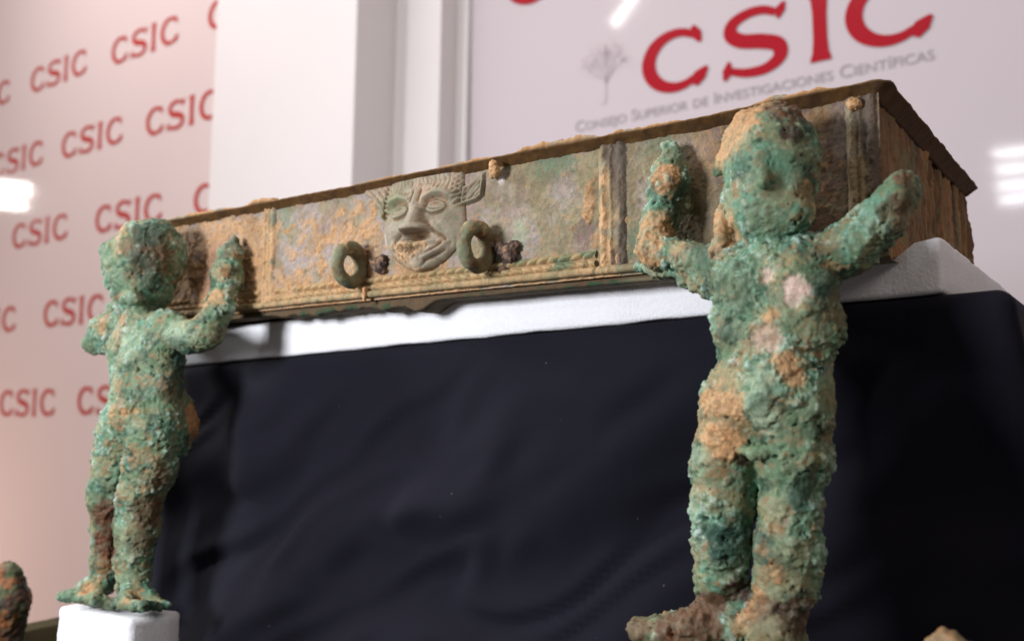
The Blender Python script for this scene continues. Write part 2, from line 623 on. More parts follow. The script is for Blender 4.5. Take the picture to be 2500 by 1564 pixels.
P_, N_ = plinth_path()
rows = [(-0.21, 0.0), (-0.10, 0.0), (-0.03, 0.0), (-0.012, 0.0)]
for i in range(1, 7):
    a = math.radians(90 - 15 * i)
    rows.append((-0.012 + 0.012 * math.cos(a), -0.012 + 0.012 * math.sin(a)))
for i in range(1, 78):
    rows.append((0.0, -0.012 - 0.00585 * i))
rows = np.array(rows)
nU, nV = len(P_), len(rows)
U = P_[:, None, 0] + N_[:, None, 0] * rows[None, :, 0]
V_ = P_[:, None, 1] + N_[:, None, 1] * rows[None, :, 0]
dz = np.repeat(rows[None, :, 1], nU, 0)
drop = np.clip(-dz / 0.35, 0, 1)
fp = np.stack([U.ravel(), np.zeros(U.size), dz.ravel()], 1)
wob = fbm(fp, 0.30, 2, 3.0).reshape(U.shape)
wob2 = fbm(np.stack([fp[:, 0] * 0.86 + fp[:, 2] * 0.5, fp[:, 1], fp[:, 2] * 2.0 - fp[:, 0] * 1.1], 1), 0.17, 2, 5.0).reshape(U.shape)
ph = (dz * 1.0 - 0.55 * U + 0.10 * wob) / 0.21
fold = (np.sin(2 * math.pi * ph) * 0.75 + 0.25 * np.sin(2 * math.pi * (ph * 2.3 + 0.8 * wob2))) * 0.015 * sst(0.0, 0.30, drop) + 0.006 * wob2 * sst(0, 0.25, drop)
out = fold + 0.022 * drop ** 1.3
U2 = U + N_[:, None, 0] * out * (1 + 3.0 * np.clip(-N_[:, None, 0], 0, 1))
V2 = V_ + N_[:, None, 1] * out + 0.09 * sst(0.60, 1.05, U / PL) * sst(0, 0.45, drop)
W = PA[None, None, :] + U2[..., None] * PU + V2[..., None] * PV
cv = np.stack([W[..., 0].ravel(), W[..., 1].ravel(), (ZT + dz + TILT * W[..., 0]).ravel()], 1)
cloth = obj('draped_cloth', mesh_from('draped_cloth', cv, grid_faces(nU, nV), M_CLOTH))
tag(cloth, 'black navy cloth draped in soft folds over the tall display plinth', 'cloth')


def foam_box(name, origin, ex, ey, lx, ly, z0, z1, seed, amp=0.0007, rad=0.004, tilt=0.0):
    """box with softened, slightly uneven cut faces, built as a dense closed shell"""
    import bmesh
    bm = bmesh.new()
    bmesh.ops.create_cube(bm, size=1.0)
    for v in bm.verts:
        v.co = Vector(((v.co.x + .5) * lx, (v.co.y + .5) * ly, z0 + (v.co.z + .5) * (z1 - z0)))
    bmesh.ops.bevel(bm, geom=list(bm.edges), offset=rad, segments=3, affect='EDGES', profile=0.5)
    for _ in range(3):
        es = [e for e in bm.edges if e.calc_length() > 0.012]
        if es:
            bmesh.ops.subdivide_edges(bm, edges=es, cuts=3, use_grid_fill=True)
    bm.normal_update()
    P = np.array([v.co[:] for v in bm.verts])
    N = np.array([v.normal[:] for v in bm.verts])
    d = fbm(P, 0.05, 3, seed) * amp * 1.5 + fbm(P, 0.008, 3, seed + 1) * amp * 0.7
    P = P + N * d[:, None]
    for v, p in zip(bm.verts, P):
        q = np.array(origin) + p[0] * np.array(ex) + p[1] * np.array(ey)
        zq = p[2] + tilt * q[0]
        if tilt and q[0] < 0.815 and p[2] > 0.5 * (z0 + z1):      # pressed flat under the tray
            zq = min(zq, -0.0035 + max(0.0, q[0] - 0.803) * 0.9)
        v.co = Vector((q[0], q[1], zq))
    me = bpy.data.meshes.new(name)
    bm.to_mesh(me)
    bm.free()
    for p in me.polygons:
        p.use_smooth = True
    me.materials.append(M_FOAM)
    return obj(name, me)


tag(foam_box('foam_slab', PA + PU * 0.002 + PV * 0.003, PU, PV, 0.859, 0.34, ZT + 0.0005, ZT + 0.0385, 1.0, tilt=TILT, amp=0.0009, rad=0.0035),
    'long white foam slab lying on the black cloth under the bronze tray', 'foam slab')
tag(foam_box('foam_block', (-0.012, -0.080), (1, 0), (0, 1), 0.129, 0.058, -0.5195, -0.303, 2.0, amp=0.0012, rad=0.006),
    'small white foam block under the feet of the left statuette', 'foam block')

# ------------------------------------------------------------------ the bronze tray
K = dict(tan=lin(194, 154, 114), tan2=lin(176, 134, 92), orange=lin(178, 120, 74), brown=lin(104, 78, 58), dbrown=lin(66, 48, 36),
         green=lin(112, 130, 102), gdark=lin(46, 76, 64), teal=lin(112, 160, 138), pale=lin(166, 184, 156), pink=lin(216, 190, 176),
         lilac=lin(160, 148, 144), olive=lin(150, 138, 108), gol=lin(140, 130, 102), white=lin(226, 218, 220), purple=lin(108, 86, 88),
         black=lin(44, 38, 42), grey=lin(150, 138, 116), gteal=lin(80, 114, 92))
tray = tag(empty('bronze_tray_stand', (0.4, 0.15, -0.006)), 'long corroded bronze tray with relief mask, two ring loops and two statuette legs', 'bronze artifact')
TRAY_OFF = Vector((0.4, 0.15, -0.006))


def tpart(name, me, parent=None):
    """meshes are written in world coordinates; shift them under their parent"""
    o = obj(name, me)
    p = parent or tray
    o.parent = p
    o.matrix_parent_inverse = Matrix.Translation(-TRAY_OFF)
    return o


def tsub(name, me, part):
    o = obj(name, me)
    o.parent = part
    return o


def blob2(X, Z, x, z, rx, rz):
    return np.exp(-((X - x) / rx) ** 2 - ((Z - z) / rz) ** 2)


def panel_colour(P, soil):
    X, Z = P[:, 0], P[:, 2]
    n1, n2, n3 = fbm(P, 0.022, 4, 1.0), fbm(P, 0.010, 4, 2.0), fbm(P, 0.05, 3, 3.0)
    n4 = fbm(P, 0.004, 3, 9.0)
    c = mix(np.tile(K['lilac'], (len(P), 1)), K['olive'], sst(-0.4, 0.6, n3 + (X - 0.45) * 3))
    c = mix(c, lin(150, 128, 122), 0.6 * sst(-.1, .5, fbm(P, 0.03, 4, 18.0, .65)))
    c = mix(c, K['gol'], sst(0.0, 0.5, n1) * 0.8)
    right = sst(0.665, 0.70, X)
    c = mix(c, mix(np.tile(K['brown'], (len(P), 1)), K['purple'], sst(-.2, .4, n1)), right * 0.85)  # right field browned: its own darker tone plus the statuette's shade put in
    c = mix(c, K['grey'], 0.45 * sst(-0.2, 0.5, n2))
    n5 = fbm(P, 0.006, 4, 14.0)
    c = mix(c, lin(120, 126, 100), 0.45 * sst(0.05, 0.5, n5) * sst(0.2, 0.5, X))
    c = mix(c, K['tan2'], 0.45 * sst(0.1, 0.5, fbm(P, 0.005, 4, 15.0)))
    # local stains
    for x, z, rx, rz, k, a in ((0.228, 0.088, 0.012, 0.022, 'green', 0.8), (0.29, 0.062, 0.018, 0.014, 'lilac', 0.9), (0.305, 0.06, 0.008, 0.006, 'white', 0.5),
                               (0.548, 0.094, 0.022, 0.012, 'gteal', 0.8), (0.516, 0.082, 0.006, 0.014, 'purple', 0.45), (0.498, 0.089, 0.003, 0.004, 'white', 0.9), (0.578, 0.036, 0.010, 0.012, 'purple', 0.95),
                               (0.560, 0.075, 0.010, 0.010, 'lilac', 0.6), (0.515, 0.04, 0.008, 0.012, 'pale', 0.55), (0.63, 0.022, 0.016, 0.016, 'gteal', 0.95), (0.634, 0.058, 0.010, 0.014, 'lilac', 0.7),
                               (0.628, 0.09, 0.02, 0.012, 'gol', 0.7), (0.64, 0.1, 0.012, 0.012, 'gteal', 0.5), (0.68, 0.085, 0.012, 0.02, 'tan2', 0.5), (0.745, 0.092, 0.03, 0.01, 'tan2', 0.5), (0.782, 0.09, 0.01, 0.02, 'lilac', 0.4)):
        w = blob2(X, Z, x, z, rx * 1.2, rz * 1.2)
        c = mix(c, K[k], 0.75 * a * sst(0.25, 0.75, w + (0.35 * n2 + 0.25 * n5) * (w > 0.02)) * (0.65 + 0.35 * sst(-.4, .3, n4)))
    s = mix(np.tile(K['tan'], (len(P), 1)), K['orange'], sst(0.1, 0.6, n1) * 0.6)
    s = mix(s, K['tan2'], sst(-0.1, 0.5, n4))
    s = mix(s, K['brown'], sst(.15, .55, fbm(P, 0.007, 4, 16.0, .7)) * .55)
    s = mix(s, lin(206, 172, 132), sst(.2, .6, fbm(P, 0.006, 4, 17.0, .7)) * .6)
    c = mix(c, s, soil * (0.7 + 0.3 * sst(-.3, .2, n2)))
    c = mix(c, lin(110, 88, 66), 0.35 * sst(-.1, .5, fbm(P, 0.04, 5, 17.5, .65)))
    c = 0.86 * c * (1 + 0.22 * n4[:, None])
    return c


def soil_amount(P):
    X, Z = P[:, 0], P[:, 2]
    n = fbm(P, 0.018, 5, 4.0)
    b = np.interp(X, [-.03, .0, .10, .19, .23, .28, .345, .37, .47, .50, .575, .60, .62, .66, .69, .74, .81],
                  [0.8, 0.8, .9, .9, .25, .40, .55, .3, -.3, -.5, -.35, .1, -.4, -.1, -.45, -.3, -.3])
    b = b + 0.9 * np.exp(-(Z / 0.020) ** 2) * (X < 0.61) - 0.25 * sst(.06, .1, Z)
    b = b + 0.8 * blob2(X, Z, 0.558, 0.083, 0.006, 0.006) + 0.9 * blob2(X, Z, 0.582, 0.055, 0.006, 0.03)
    return sst(0.0, 0.45, b * 0.9 + n * 0.9 - 0.12), n


# front panel: a plate with earth crusts standing off it
nx, nz = 1150, 150
gx, gz = np.linspace(-0.004, 0.803, nx), np.linspace(-0.002, 0.1045, nz)
X, Z = np.meshgrid(gx, gz, indexing='ij')
P = np.stack([X.ravel(), np.zeros(X.size), Z.ravel()], 1)
so, sn = soil_amount(P)
hgt = 0.0004 * fbm(P, 0.012, 4, 6.0) + so * (0.0006 + 0.0026 * np.maximum(0, fbm(P, 0.008, 4, 7.0, .65)) + 0.0022 * np.maximum(0, fbm(P, 0.018, 3, 8.0)))
rg = sst(0.60, 0.63, P[:, 0]) * sst(0.70, 0.66, P[:, 0])
hgt += rg * 0.0011 * np.maximum(0, fbm(P, 0.0045, 3, 11.0))
# cracks and shallow worm-like ridges on the plain bronze
hgt += (1 - so) * 0.0004 * (1 - np.minimum(1, np.abs(fbm(P, 0.02, 2, 12.0)) * 9))
lump = 0.0045 * blob2(P[:, 0], P[:, 2], 0.125, 0.030, 0.016, 0.02) * (0.6 + 0.7 * fbm(P, 0.008, 3, 13.0)) + 0.006 * blob2(P[:, 0], P[:, 2], 0.122, 0.062, 0.006, 0.007)
hgt += np.maximum(0, lump)
V = P.copy()
hgt += 0.0005 * fbm(P, 0.0035, 3, 19.0, .7)
V[:, 1] = -hgt
col = panel_colour(P, so)
col = mix(col, lin(150, 112, 92), np.clip(blob2(P[:, 0], P[:, 2], 0.125, 0.04, 0.02, 0.03) * 1.1, 0, 1))
front_panel = tpart('front_panel', mesh_from('front_panel', V, grid_faces(nx, nz)[:, ::-1], M_PANEL, col=col))

# closing plates: far long side, left end, floor of the tray
tpart('back_panel', box_mesh('back_panel', 0.0, 0.79, 0.333, 0.337, 0.0, 0.1035, plain_mat('brown_bronze', lin(100, 78, 58), 0.8, 0.2, bumps=((300, .6, .002),), var=0.2, vscale=60)))
M_BR = bpy.data.materials['brown_bronze']
tpart('end_panel', box_mesh('end_panel', -0.003, 0.0, 0.003, 0.332, 0.0, 0.1035, M_BR))
tpart('tray_floor', box_mesh('tray_floor', 0.001, 0.795, 0.004, 0.332, -0.0035, -0.001, M_BR))

# right end: brown, split vertically like old wood, ragged along the far edge
ny, nz2 = 330, 120
gy, gz2 = np.linspace(0.0005, 0.345, ny), np.linspace(-0.03, 0.1075, nz2)
Y, Z = np.meshgrid(gy, gz2, indexing='ij')
P = np.stack([np.full(Y.size, 0.8), Y.ravel(), Z.ravel()], 1)
Q = P * np.array([1, 1, 0.22])
cr = fbm(Q, 0.022, 4, 20.0)
spl = sst(0.10, 0.22, P[:, 1])
hg = 0.0014 * cr * (0.4 + spl) + 0.0016 * fbm(P, 0.014, 4, 29.0, .65) - 0.0045 * spl * np.clip(1 - np.abs(fbm(Q, 0.035, 3, 21.0)) * 7, 0, 1) + 0.0006 * fbm(P, 0.004, 3, 22.0) + 0.004 * spl * sst(.1, .5, fbm(Q, 0.05, 2, 23.0))
V = P.copy()
V[:, 0] = 0.8 + hg
low = -0.0035 + 0.030 * sst(0.26, 0.02, P[:, 1]) * 0
edge = np.where(P[:, 1] > 0.30, -0.026 * sst(0.30, 0.34, P[:, 1]), -0.002)
zz = np.maximum(P[:, 2], edge + 0.004 * fbm(P * np.array([0, 1, 0]), 0.012, 3, 24.0))
V[:, 2] = zz
V[:, 1] += 0.003 * fbm(P * np.array([0, 0, 1]), 0.012, 3, 25.0) * sst(0.32, 0.345, P[:, 1])
c = mix(np.tile(K['brown'], (len(P), 1)), lin(136, 100, 66), sst(-.3, .4, fbm(Q, 0.03, 3, 26.0)))
c = mix(c, lin(172, 132, 90), sst(0.1, 0.6, fbm(Q, 0.015, 3, 27.0)) * 0.6)
c = mix(c, K['dbrown'], sst(0.1, 0.5, fbm(Q, 0.02, 3, 28.0)) * 0.6)
c = mix(c, lin(118, 116, 84), sst(0.0, .5, fbm(P, 0.03, 4, 30.0, .65)) * .55)
tpart('side_panel', mesh_from('side_panel', V, grid_faces(ny, nz2), M_PANEL, col=c))


# rim: a flange swept round the top, warped, with earth lying on its edge
def sweep(path_xy, nrm, prof, jitter, seed, closed):
    pass


def rim_path(x0, x1, y0, y1, r, step):
    P, N = [], []

    def seg(a, b, n):
        L = math.dist(a, b)
        m = int(L / step)
        for i in range(m):
            P.append((a[0] + (b[0] - a[0]) * i / m, a[1] + (b[1] - a[1]) * i / m))
            N.append(n)

    def cor(cx, cy, a0):
        for i in range(10):
            a = math.radians(a0 + 90 * i / 10)
            P.append((cx + r * math.cos(a), cy + r * math.sin(a)))
            N.append((math.cos(a), math.sin(a)))
    seg((x0 + r, y0), (x1 - r, y0), (0, -1))
    cor(x1 - r, y0 + r, 270)
    seg((x1, y0 + r), (x1, y1 - 0.002), (1, 0))
    cor(x1 - 0.0021, y1 - 0.002, 0) if False else P.append((x1, y1)) or N.append((0.7, 0.7))
    seg((x1 - r, y1), (x0 + r, y1), (0, 1))
    cor(x0 + r, y1 - r, 90)
    seg((x0, y1 - r), (x0, y0 + r), (-1, 0))
    cor(x0 + r, y0 + r, 180)
    return np.array(P), np.array(N)


RP, RN = rim_path(-0.036, 0.8110, -0.0085, 0.343, 0.012, 0.0011)
ov = 0.0105
prof = [(-ov - 0.010, 0.1060)] + [(-ov + ov * t, 0.0990 + 0.0076 * t ** 0.9) for t in np.linspace(0, 0.95, 8)] + [(0.0, 0.1066), (0.0004, 0.1071), (0.0, 0.1077), (-0.0012, 0.1080)] + [(-ov * t, 0.1081) for t in np.linspace(0.2, 1.2, 7)] + [(-ov - 0.010, 0.1060)]
prof = np.array(prof)
n_, m_ = len(RP), len(prof)
bx = RP[:, None, 0] + RN[:, None, 0] * prof[None, :, 0]
by = RP[:, None, 1] + RN[:, None, 1] * prof[None, :, 0]
bz = np.repeat(prof[None, :, 1], n_, 0)
P = np.stack([bx.ravel(), by.ravel(), bz.ravel()], 1)
path3 = np.repeat(np.concatenate([RP, np.zeros((n_, 1))], 1), m_, 0)
top = (np.tile(np.arange(m_), n_) >= 11)
outer = np.tile(np.abs(prof[:, 0] + 0.001) < 0.006, n_)
front = path3[:, 1] < 0.0
sag = np.interp(path3[:, 0], [-.03, .1, .3, .5, .62, .72, .80], [0.0010, 0.0003, -0.0006, -.0002, -.0006, .0002, .0012])
sx_ = path3[:, 0]
crustm = np.zeros(len(P))
for a, b, s in ((0.04, 0.16, 1.0), (0.175, 0.225, 1.5), (0.33, 0.40, .35), (0.43, .50, .6), (0.515, 0.60, 1.5), (0.60, 0.67, .7), (0.715, 0.78, 1.0)):
    crustm += s * sst(a, a + 0.015, sx_) * sst(b, b - 0.015, sx_)
crustm = crustm * front + 0.15
nn = fbm(path3 + np.array([0, 0, .3]) + P * np.array([0, 1, 1]), 0.010, 4, 31.0)
cr_h = crustm * (0.0018 + 0.0022 * np.maximum(0, nn + .25))
V = P.copy()
V[:, 2] += sag + np.where(top, cr_h, 0.0)
V[:, 2] += 0.0007 * fbm(path3, 0.06, 3, 32.0)
V[:, 1] += np.where(front, 0.0009 * fbm(path3, 0.03, 4, 33.0), 0)
V[:, 0] += np.where(path3[:, 0] > 0.81, 0.0010 * fbm(path3, 0.02, 4, 34.0), 0)
V += (0.0005 * fbm(P, 0.006, 3, 35.0))[:, None] * np.array([0.3, 1, 1])
c = mix(np.tile(lin(92, 64, 34), (len(P), 1)), lin(72, 50, 30), sst(-.3, .5, fbm(P, 0.02, 4, 36.0)))
c = mix(c, lin(118, 94, 58), sst(0.3, .7, fbm(P, 0.012, 4, 37.0)) * 0.4)
tc_ = mix(np.tile(K['tan2'], (len(P), 1)), K['grey'], sst(.0, .5, fbm(P, 0.03, 3, 38.0)))
c = mix(c, tc_, np.where(top, np.clip(0.35 + crustm, 0, 1), 0.0))
c = mix(c, K['brown'], np.where(path3[:, 0] > 0.80, 0.6, 0) * 1.0)
rim = tpart('rim', mesh_from('rim', V, grid_faces(n_, m_, True), M_PANEL, col=c))

# base moulding: fillet, groove and a shadowed lower step, with ragged corrosion hanging below
prof = np.array([(0.0008, 0.0076), (-0.0008, 0.0072), (-0.0022, 0.0068), (-0.0032, 0.0065), (-0.0040, 0.0062), (-0.0046, 0.0060), (-0.0050, 0.0058), (-0.0053, 0.0057),
                 (-0.0056, 0.0056), (-0.0070, 0.0040), (-0.0072, 0.0018), (-0.0060, 0.0004), (-0.0010, -0.0002), (0.0040, -0.0008), (0.0050, -0.0030), (0.0030, -0.0042), (0.0030, -0.0058),
                 (0.0050, -0.0066), (0.009, -0.0068), (0.02, -0.0062), (0.05, -0.0045)])
gx = np.arange(-0.003, 0.8045, 0.0009)
n_, m_ = len(gx), len(prof)
P = np.stack([np.repeat(gx, m_), np.tile(prof[:, 0], n_), np.tile(prof[:, 1], n_)], 1)
so, sn = soil_amount(P)
Xp = P[:, 0]
nzs = fbm(P, 0.008, 4, 41.0)
low = np.tile(np.arange(m_) >= 15, n_)
upr = np.tile((np.arange(m_) >= 2) & (np.arange(m_) <= 8), n_)
V = P.copy()
V[:, 1] -= 0.0006 * nzs + np.where(low, 0, (0.35 + so) * 0.0018 * np.maximum(0, fbm(P, 0.007, 4, 42.0, .7) + .1))
rag = sst(0.18, 0.26, Xp) * sst(0.43, 0.38, Xp)
hang = rag * np.maximum(0, fbm(P * np.array([1, .4, 0]), 0.03, 4, 43.0) + .45) * 0.006
hang += 0.006 * np.exp(-((Xp - 0.405) / 0.012) ** 2)
V[:, 2] -= np.where(low, hang + 0.0010 * np.abs(nzs), 0)
V[:, 1] -= np.where(low, 0.002 * rag * np.maximum(0, nzs), 0)
jn = np.exp(-((Xp - 0.5905) / 0.0007) ** 2)
V[:, 1] += 0.0028 * jn * np.where(low, 0, 1)
V[:, 2] += 0.0006 * fbm(P * np.array([1, 0, 0]), 0.08, 3, 44.0)
c = mix(np.tile(lin(146, 128, 96), (len(P), 1)), K['gteal'], sst(0.1, 0.6, fbm(P, 0.02, 4, 45.0)) * 0.4)
c = mix(c, K['brown'], sst(.1, .5, fbm(P, .01, 4, 49., .7)) * .5)
c = mix(c, K['tan'], so * np.where(low, 0.15, 0.55) * sst(-.4, .3, fbm(P, .009, 4, 47., .65)))
c = mix(c, K['gteal'], sst(.2, .6, fbm(P, .012, 4, 48., .65)) * np.where(low, 0, .4))
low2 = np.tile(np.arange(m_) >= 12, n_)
c = mix(c, K['dbrown'], np.where(low2, 0.8, 0))  # step under the fillet darkened: corroded brown with shade put into the colour
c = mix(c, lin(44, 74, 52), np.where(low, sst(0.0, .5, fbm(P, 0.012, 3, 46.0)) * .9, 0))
c = mix(c, lin(122, 112, 88), sst(0.60, 0.62, Xp) * 0.7)
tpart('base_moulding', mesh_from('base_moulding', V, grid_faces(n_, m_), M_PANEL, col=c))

# braided leaf border above the moulding
gx, gz = np.arange(0.022, 0.5895, 0.00055), np.arange(0.0055, 0.0205, 0.0005)
X, Z = np.meshgrid(gx, gz, indexing='ij')
P = np.stack([X.ravel(), np.zeros(X.size), Z.ravel()], 1)
Xp, Zp = P[:, 0], P[:, 2]
v = (Zp - 0.0130) / 0.0068
w = Xp + 0.0012 * fbm(P, 0.03, 2, 51.0)
lane = np.where(v > 0, w * 1 - (v - .5) * 0.006, w + 0.005 + (v + .5) * 0.006)
leaf = np.abs(np.sin(math.pi * lane / 0.0105)) ** 0.7
vv = np.minimum(np.abs(np.abs(v) - 0.5) * 2, 1)
wear = sst(-.75, .05, fbm(P, 0.035, 3, 52.0) + np.interp(Xp, [.02, .18, .25, .33, .36, .47, .5, .53, .59], [.1, -.2, .1, .2, .6, .6, .3, .6, .5]))
hgt = (1 - vv ** 2) * (0.35 + 0.65 * leaf) * 0.0050 * wear - 0.0006 * (np.abs(v) > 0.97) + 0.0004 * fbm(P, 0.005, 3, 53.0)
so, sn = soil_amount(P)
hgt = hgt * (1 - sst(.197, .2, Xp) * sst(.2205, .2175, Xp)) + (0.4 + so) * 0.0013 * np.maximum(0, fbm(P, 0.006, 4, 54.0, .7)) - 0.0004
V = P.copy()
V[:, 1] = -hgt - 0.0006
c = mix(np.tile(lin(158, 138, 102), (len(P), 1)), K['gteal'], sst(.15, .6, fbm(P, 0.02, 3, 55.0) + sst(.52, .57, Xp) * .4) * 0.7)
c = mix(c, K['tan'], so * 0.5)
c = mix(c, K['orange'], sst(.25, .7, fbm(P, 0.018, 3, 56.0)) * 0.4)
tpart('braid_border', mesh_from('braid_border', V, grid_faces(len(gx), len(gz))[:, ::-1], M_PANEL, col=c))


# pilasters: ribbed upright bands between the fields
def pilaster(x0, x1, seed, dark, ztop=0.1032, name='pilaster', wrap=False):
    gx, gz = np.arange(x0, x1, 0.0005), np.arange(0.006, ztop, 0.0006)
    X, Z = np.meshgrid(gx, gz, indexing='ij')
    P = np.stack([X.ravel(), np.zeros(X.size), Z.ravel()], 1)
    u = (P[:, 0] - x0) / (x1 - x0)
    uu = u + 0.05 * fbm(P * np.array([0.2, 1, 1]), 0.02, 3, seed)
    edge = sst(0, 0.12, u) * sst(1, 0.88, u)
    ribs = np.clip(np.exp(-((uu - .22) / .10) ** 2) + .75 * np.exp(-((uu - .48) / .07) ** 2) + .9 * np.exp(-((uu - .78) / .13) ** 2), 0, 1)
    ribs = ribs * (0.55 + 0.45 * sst(-.5, .4, fbm(P * np.array([2.0, 1, 0.7]), 0.012, 4, seed + 7, .65)))
    leaf = 0.8 + 0.25 * np.sin((P[:, 2] / 0.012 + np.abs(u - .5) * 1.6) * 2 * math.pi)
    hgt = edge * (0.0014 + 0.0032 * ribs * (0.6 + 0.4 * leaf)) + 0.0013 * fbm(P, 0.007, 4, seed + 1, .65) * edge - 0.0006
    so, sn = soil_amount(P)
    hgt += edge * so * 0.0012 * np.maximum(0, fbm(P, 0.005, 3, seed + 2))
    V = P.copy()
    V[:, 1] = -hgt - 0.0004
    c = mix(np.tile(lin(142, 124, 96), (len(P), 1)), K['grey'], sst(-.2, .5, fbm(P, 0.02, 3, seed + 3)))
    c = mix(c, lin(98, 110, 98), sst(.1, .6, fbm(P, 0.03, 3, seed + 4) + (u - .55)) * 0.7)
    c = mix(c, K['tan'], so * 0.75)
    if dark > 0:
        c = mix(c, lin(92, 78, 70), dark * sst(.45, .8, u + .3 * fbm(P, .02, 3, seed + 5) + .4 * sst(.06, .1, P[:, 2])))
        c = mix(c, K['tan'], (1 - dark) * 0 + sst(.5, .25, u) * sst(-.1, .3, fbm(P, .02, 3, seed + 6)) * .9 * (x0 < .7))
    return tpart(name, mesh_from(name, V, grid_faces(len(gx), len(gz))[:, ::-1], M_PANEL, col=c))


pilaster(0.1985, 0.2185, 61.0, 0.0)
pilaster(0.5905, 0.6165, 71.0, 0.85)
pilaster(0.7805, 0.8025, 81.0, 0.9)

# relief mask: a grinning face with pointed ear
MX, MZ = 0.4136, 0.0580
gx, gz = np.arange(-0.074, 0.0745, 0.00042), np.arange(-0.041, 0.0452, 0.00042)
X, Z = np.meshgrid(gx, gz, indexing='ij')
x, z = X.ravel() * 1000.0, Z.ravel() * 1000.0          # millimetres about the nose
P = np.stack([X.ravel() + MX, np.zeros(X.size), Z.ravel() + MZ], 1)


def g(cx, cz, sx, sz=None, rot=0.0):
    sz = sz or sx
    a = math.radians(rot)
    dx, dz_ = x - cx, z - cz
    u, v = dx * math.cos(a) + dz_ * math.sin(a), -dx * math.sin(a) + dz_ * math.cos(a)
    return np.exp(-(u / sx) ** 2 - (v / sz) ** 2)


def ridge(pts, s, taper=True):
    best = np.full(x.shape, 1e9)
    tt = np.zeros(x.shape)
    for i in range(len(pts) - 1):
        (ax, az), (bx_, bz_) = pts[i], pts[i + 1]
        L = (bx_ - ax) ** 2 + (bz_ - az) ** 2
        t = np.clip(((x - ax) * (bx_ - ax) + (z - az) * (bz_ - az)) / L, 0, 1)
        d = (x - ax - t * (bx_ - ax)) ** 2 + (z - az - t * (bz_ - az)) ** 2
        m = d < best
        best = np.where(m, d, best)
        tt = np.where(m, (i + t) / (len(pts) - 1), tt)
    r = np.exp(-best / s ** 2)
    if taper:
        r = r * (0.35 + 0.65 * np.sin(math.pi * np.clip(tt, 0.02, 0.98)) ** 0.6)
    return r


zz = np.clip(-z / 40.0, 0, 1)
hw = np.where(z < 0, 47.0 * (1 - zz ** 1.9) ** 0.62, 47.0 - 0.05 * z) + 0.01
r = np.abs(x) / hw
inside = r < 1
face = np.where(inside, 11.0 * np.clip(1 - r ** 2.3, 0, 1) ** 0.6 * (0.86 + 0.14 * sst(-38, -10, z)), -1.5)
h = face.copy()
hb = sst(0.0, 3.0, face)
# brows, sockets, eyes
h += hb * 3.6 * ridge([(-43, 21), (-33, 27.5), (-21, 29.5), (-10, 25), (-6.5, 18)], 3.0)
h += hb * 3.8 * ridge([(6, 17), (8, 24), (18, 29), (28, 28.5), (41, 21)], 3.0)
h -= hb * 5.6 * g(-21.5, 18.5, 11.0, 6.6, 8)
h -= hb * 5.6 * g(20.5, 18.0, 11.0, 6.6, -8)
for ex, rot in ((-21.4, 6), (20.5, -6)):
    a = math.radians(rot)
    u = (x - ex) * math.cos(a) + (z - 15.2) * math.sin(a)
    v = -(x - ex) * math.sin(a) + (z - 15.2) * math.cos(a)
    e = np.clip(1 - (u / 10.0) ** 2 - (v / 6.0) ** 2, 0, 1)
    h += hb * 4.6 * np.sqrt(e)
    arch = 1.6 + 3.2 * (1 - (u / 11.0) ** 2)
    lid = sst(-1.2, 0.4, v - arch) * sst(5.0, 1.5, v - arch) * np.clip(1.15 - (u / 11.0) ** 2, 0, 1)
    h += hb * 1.6 * lid
    lowl = -4.4 * (1 - (u / 11.5) ** 2)
    h += hb * 1.3 * np.exp(-((v - lowl) / 1.3) ** 2) * np.clip(1.1 - (u / 11) ** 2, 0, 1)
    h -= hb * 1.2 * np.exp(-((v - lowl - 2.2) / 0.9) ** 2) * np.clip(1.0 - (u / 10) ** 2, 0, 1)
# nose
nz_ = np.clip((24 - z) / 26.0, 0, 1)
nw = 5.0 + 6.0 * nz_ ** 2.0
nose = np.exp(-(np.abs(x + 0.3) / nw) ** 3) * np.where(z > -5.5, 2.6 + 10.5 * nz_ ** 1.2, 0) * sst(30, 20, z)
nose *= sst(-7.0, -3.6, z)
h += nose
h += hb * 5.2 * g(-12.0, -2.0, 4.8, 4.6) * sst(-7.5, -4, z) + hb * 5.2 * g(12.3, -2.6, 4.8, 4.6) * sst(-8, -4.5, z)
h -= hb * 9.0 * g(0.5, -10.0, 11.0, 3.6)
h -= hb * 2.6 * ridge([(-13, 2), (-19, -6), (-25, -11), (-29, -18)], 2.2)
h -= hb * 2.6 * ridge([(13.5, 2), (20, -7), (27, -11), (33, -17)], 2.2)
# cheeks
h += hb * 3.0 * g(-29, 1, 11, 9) + hb * 3.4 * g(30, 1, 11, 10)
# mouth: open grin packed with earth, lips round it
h -= hb * 3.6 * g(0, -18.5, 25, 5.2)
h += hb * 1.6 * ridge([(-30, -13), (-16, -13.5), (0, -13.2), (16, -14), (31, -15.5)], 2.2)
h += hb * 3.0 * ridge([(31, -17), (23, -22), (12, -26.5), (3, -28.5)], 2.4)
h += hb * 2.2 * ridge([(-30, -15), (-22, -21), (-10, -26), (0, -28.5)], 2.4)
h -= hb * 2.2 * ridge([(28, -23.5), (18, -28), (9, -31), (5.5, -36)], 1.3)
h -= hb * 1.6 * ridge([(29, -14.5), (20, -20), (10, -23)], 1.2)
h += hb * 3.2 * g(-1, -34, 8, 5)
# earth in the mouth
em = np.clip(g(-8, -17, 24, 7.5) + .6 * g(-14, -27, 14, 6), 0, 1)
h += em * (1.6 + 2.2 * fbm(P, 0.006, 4, 91.0))
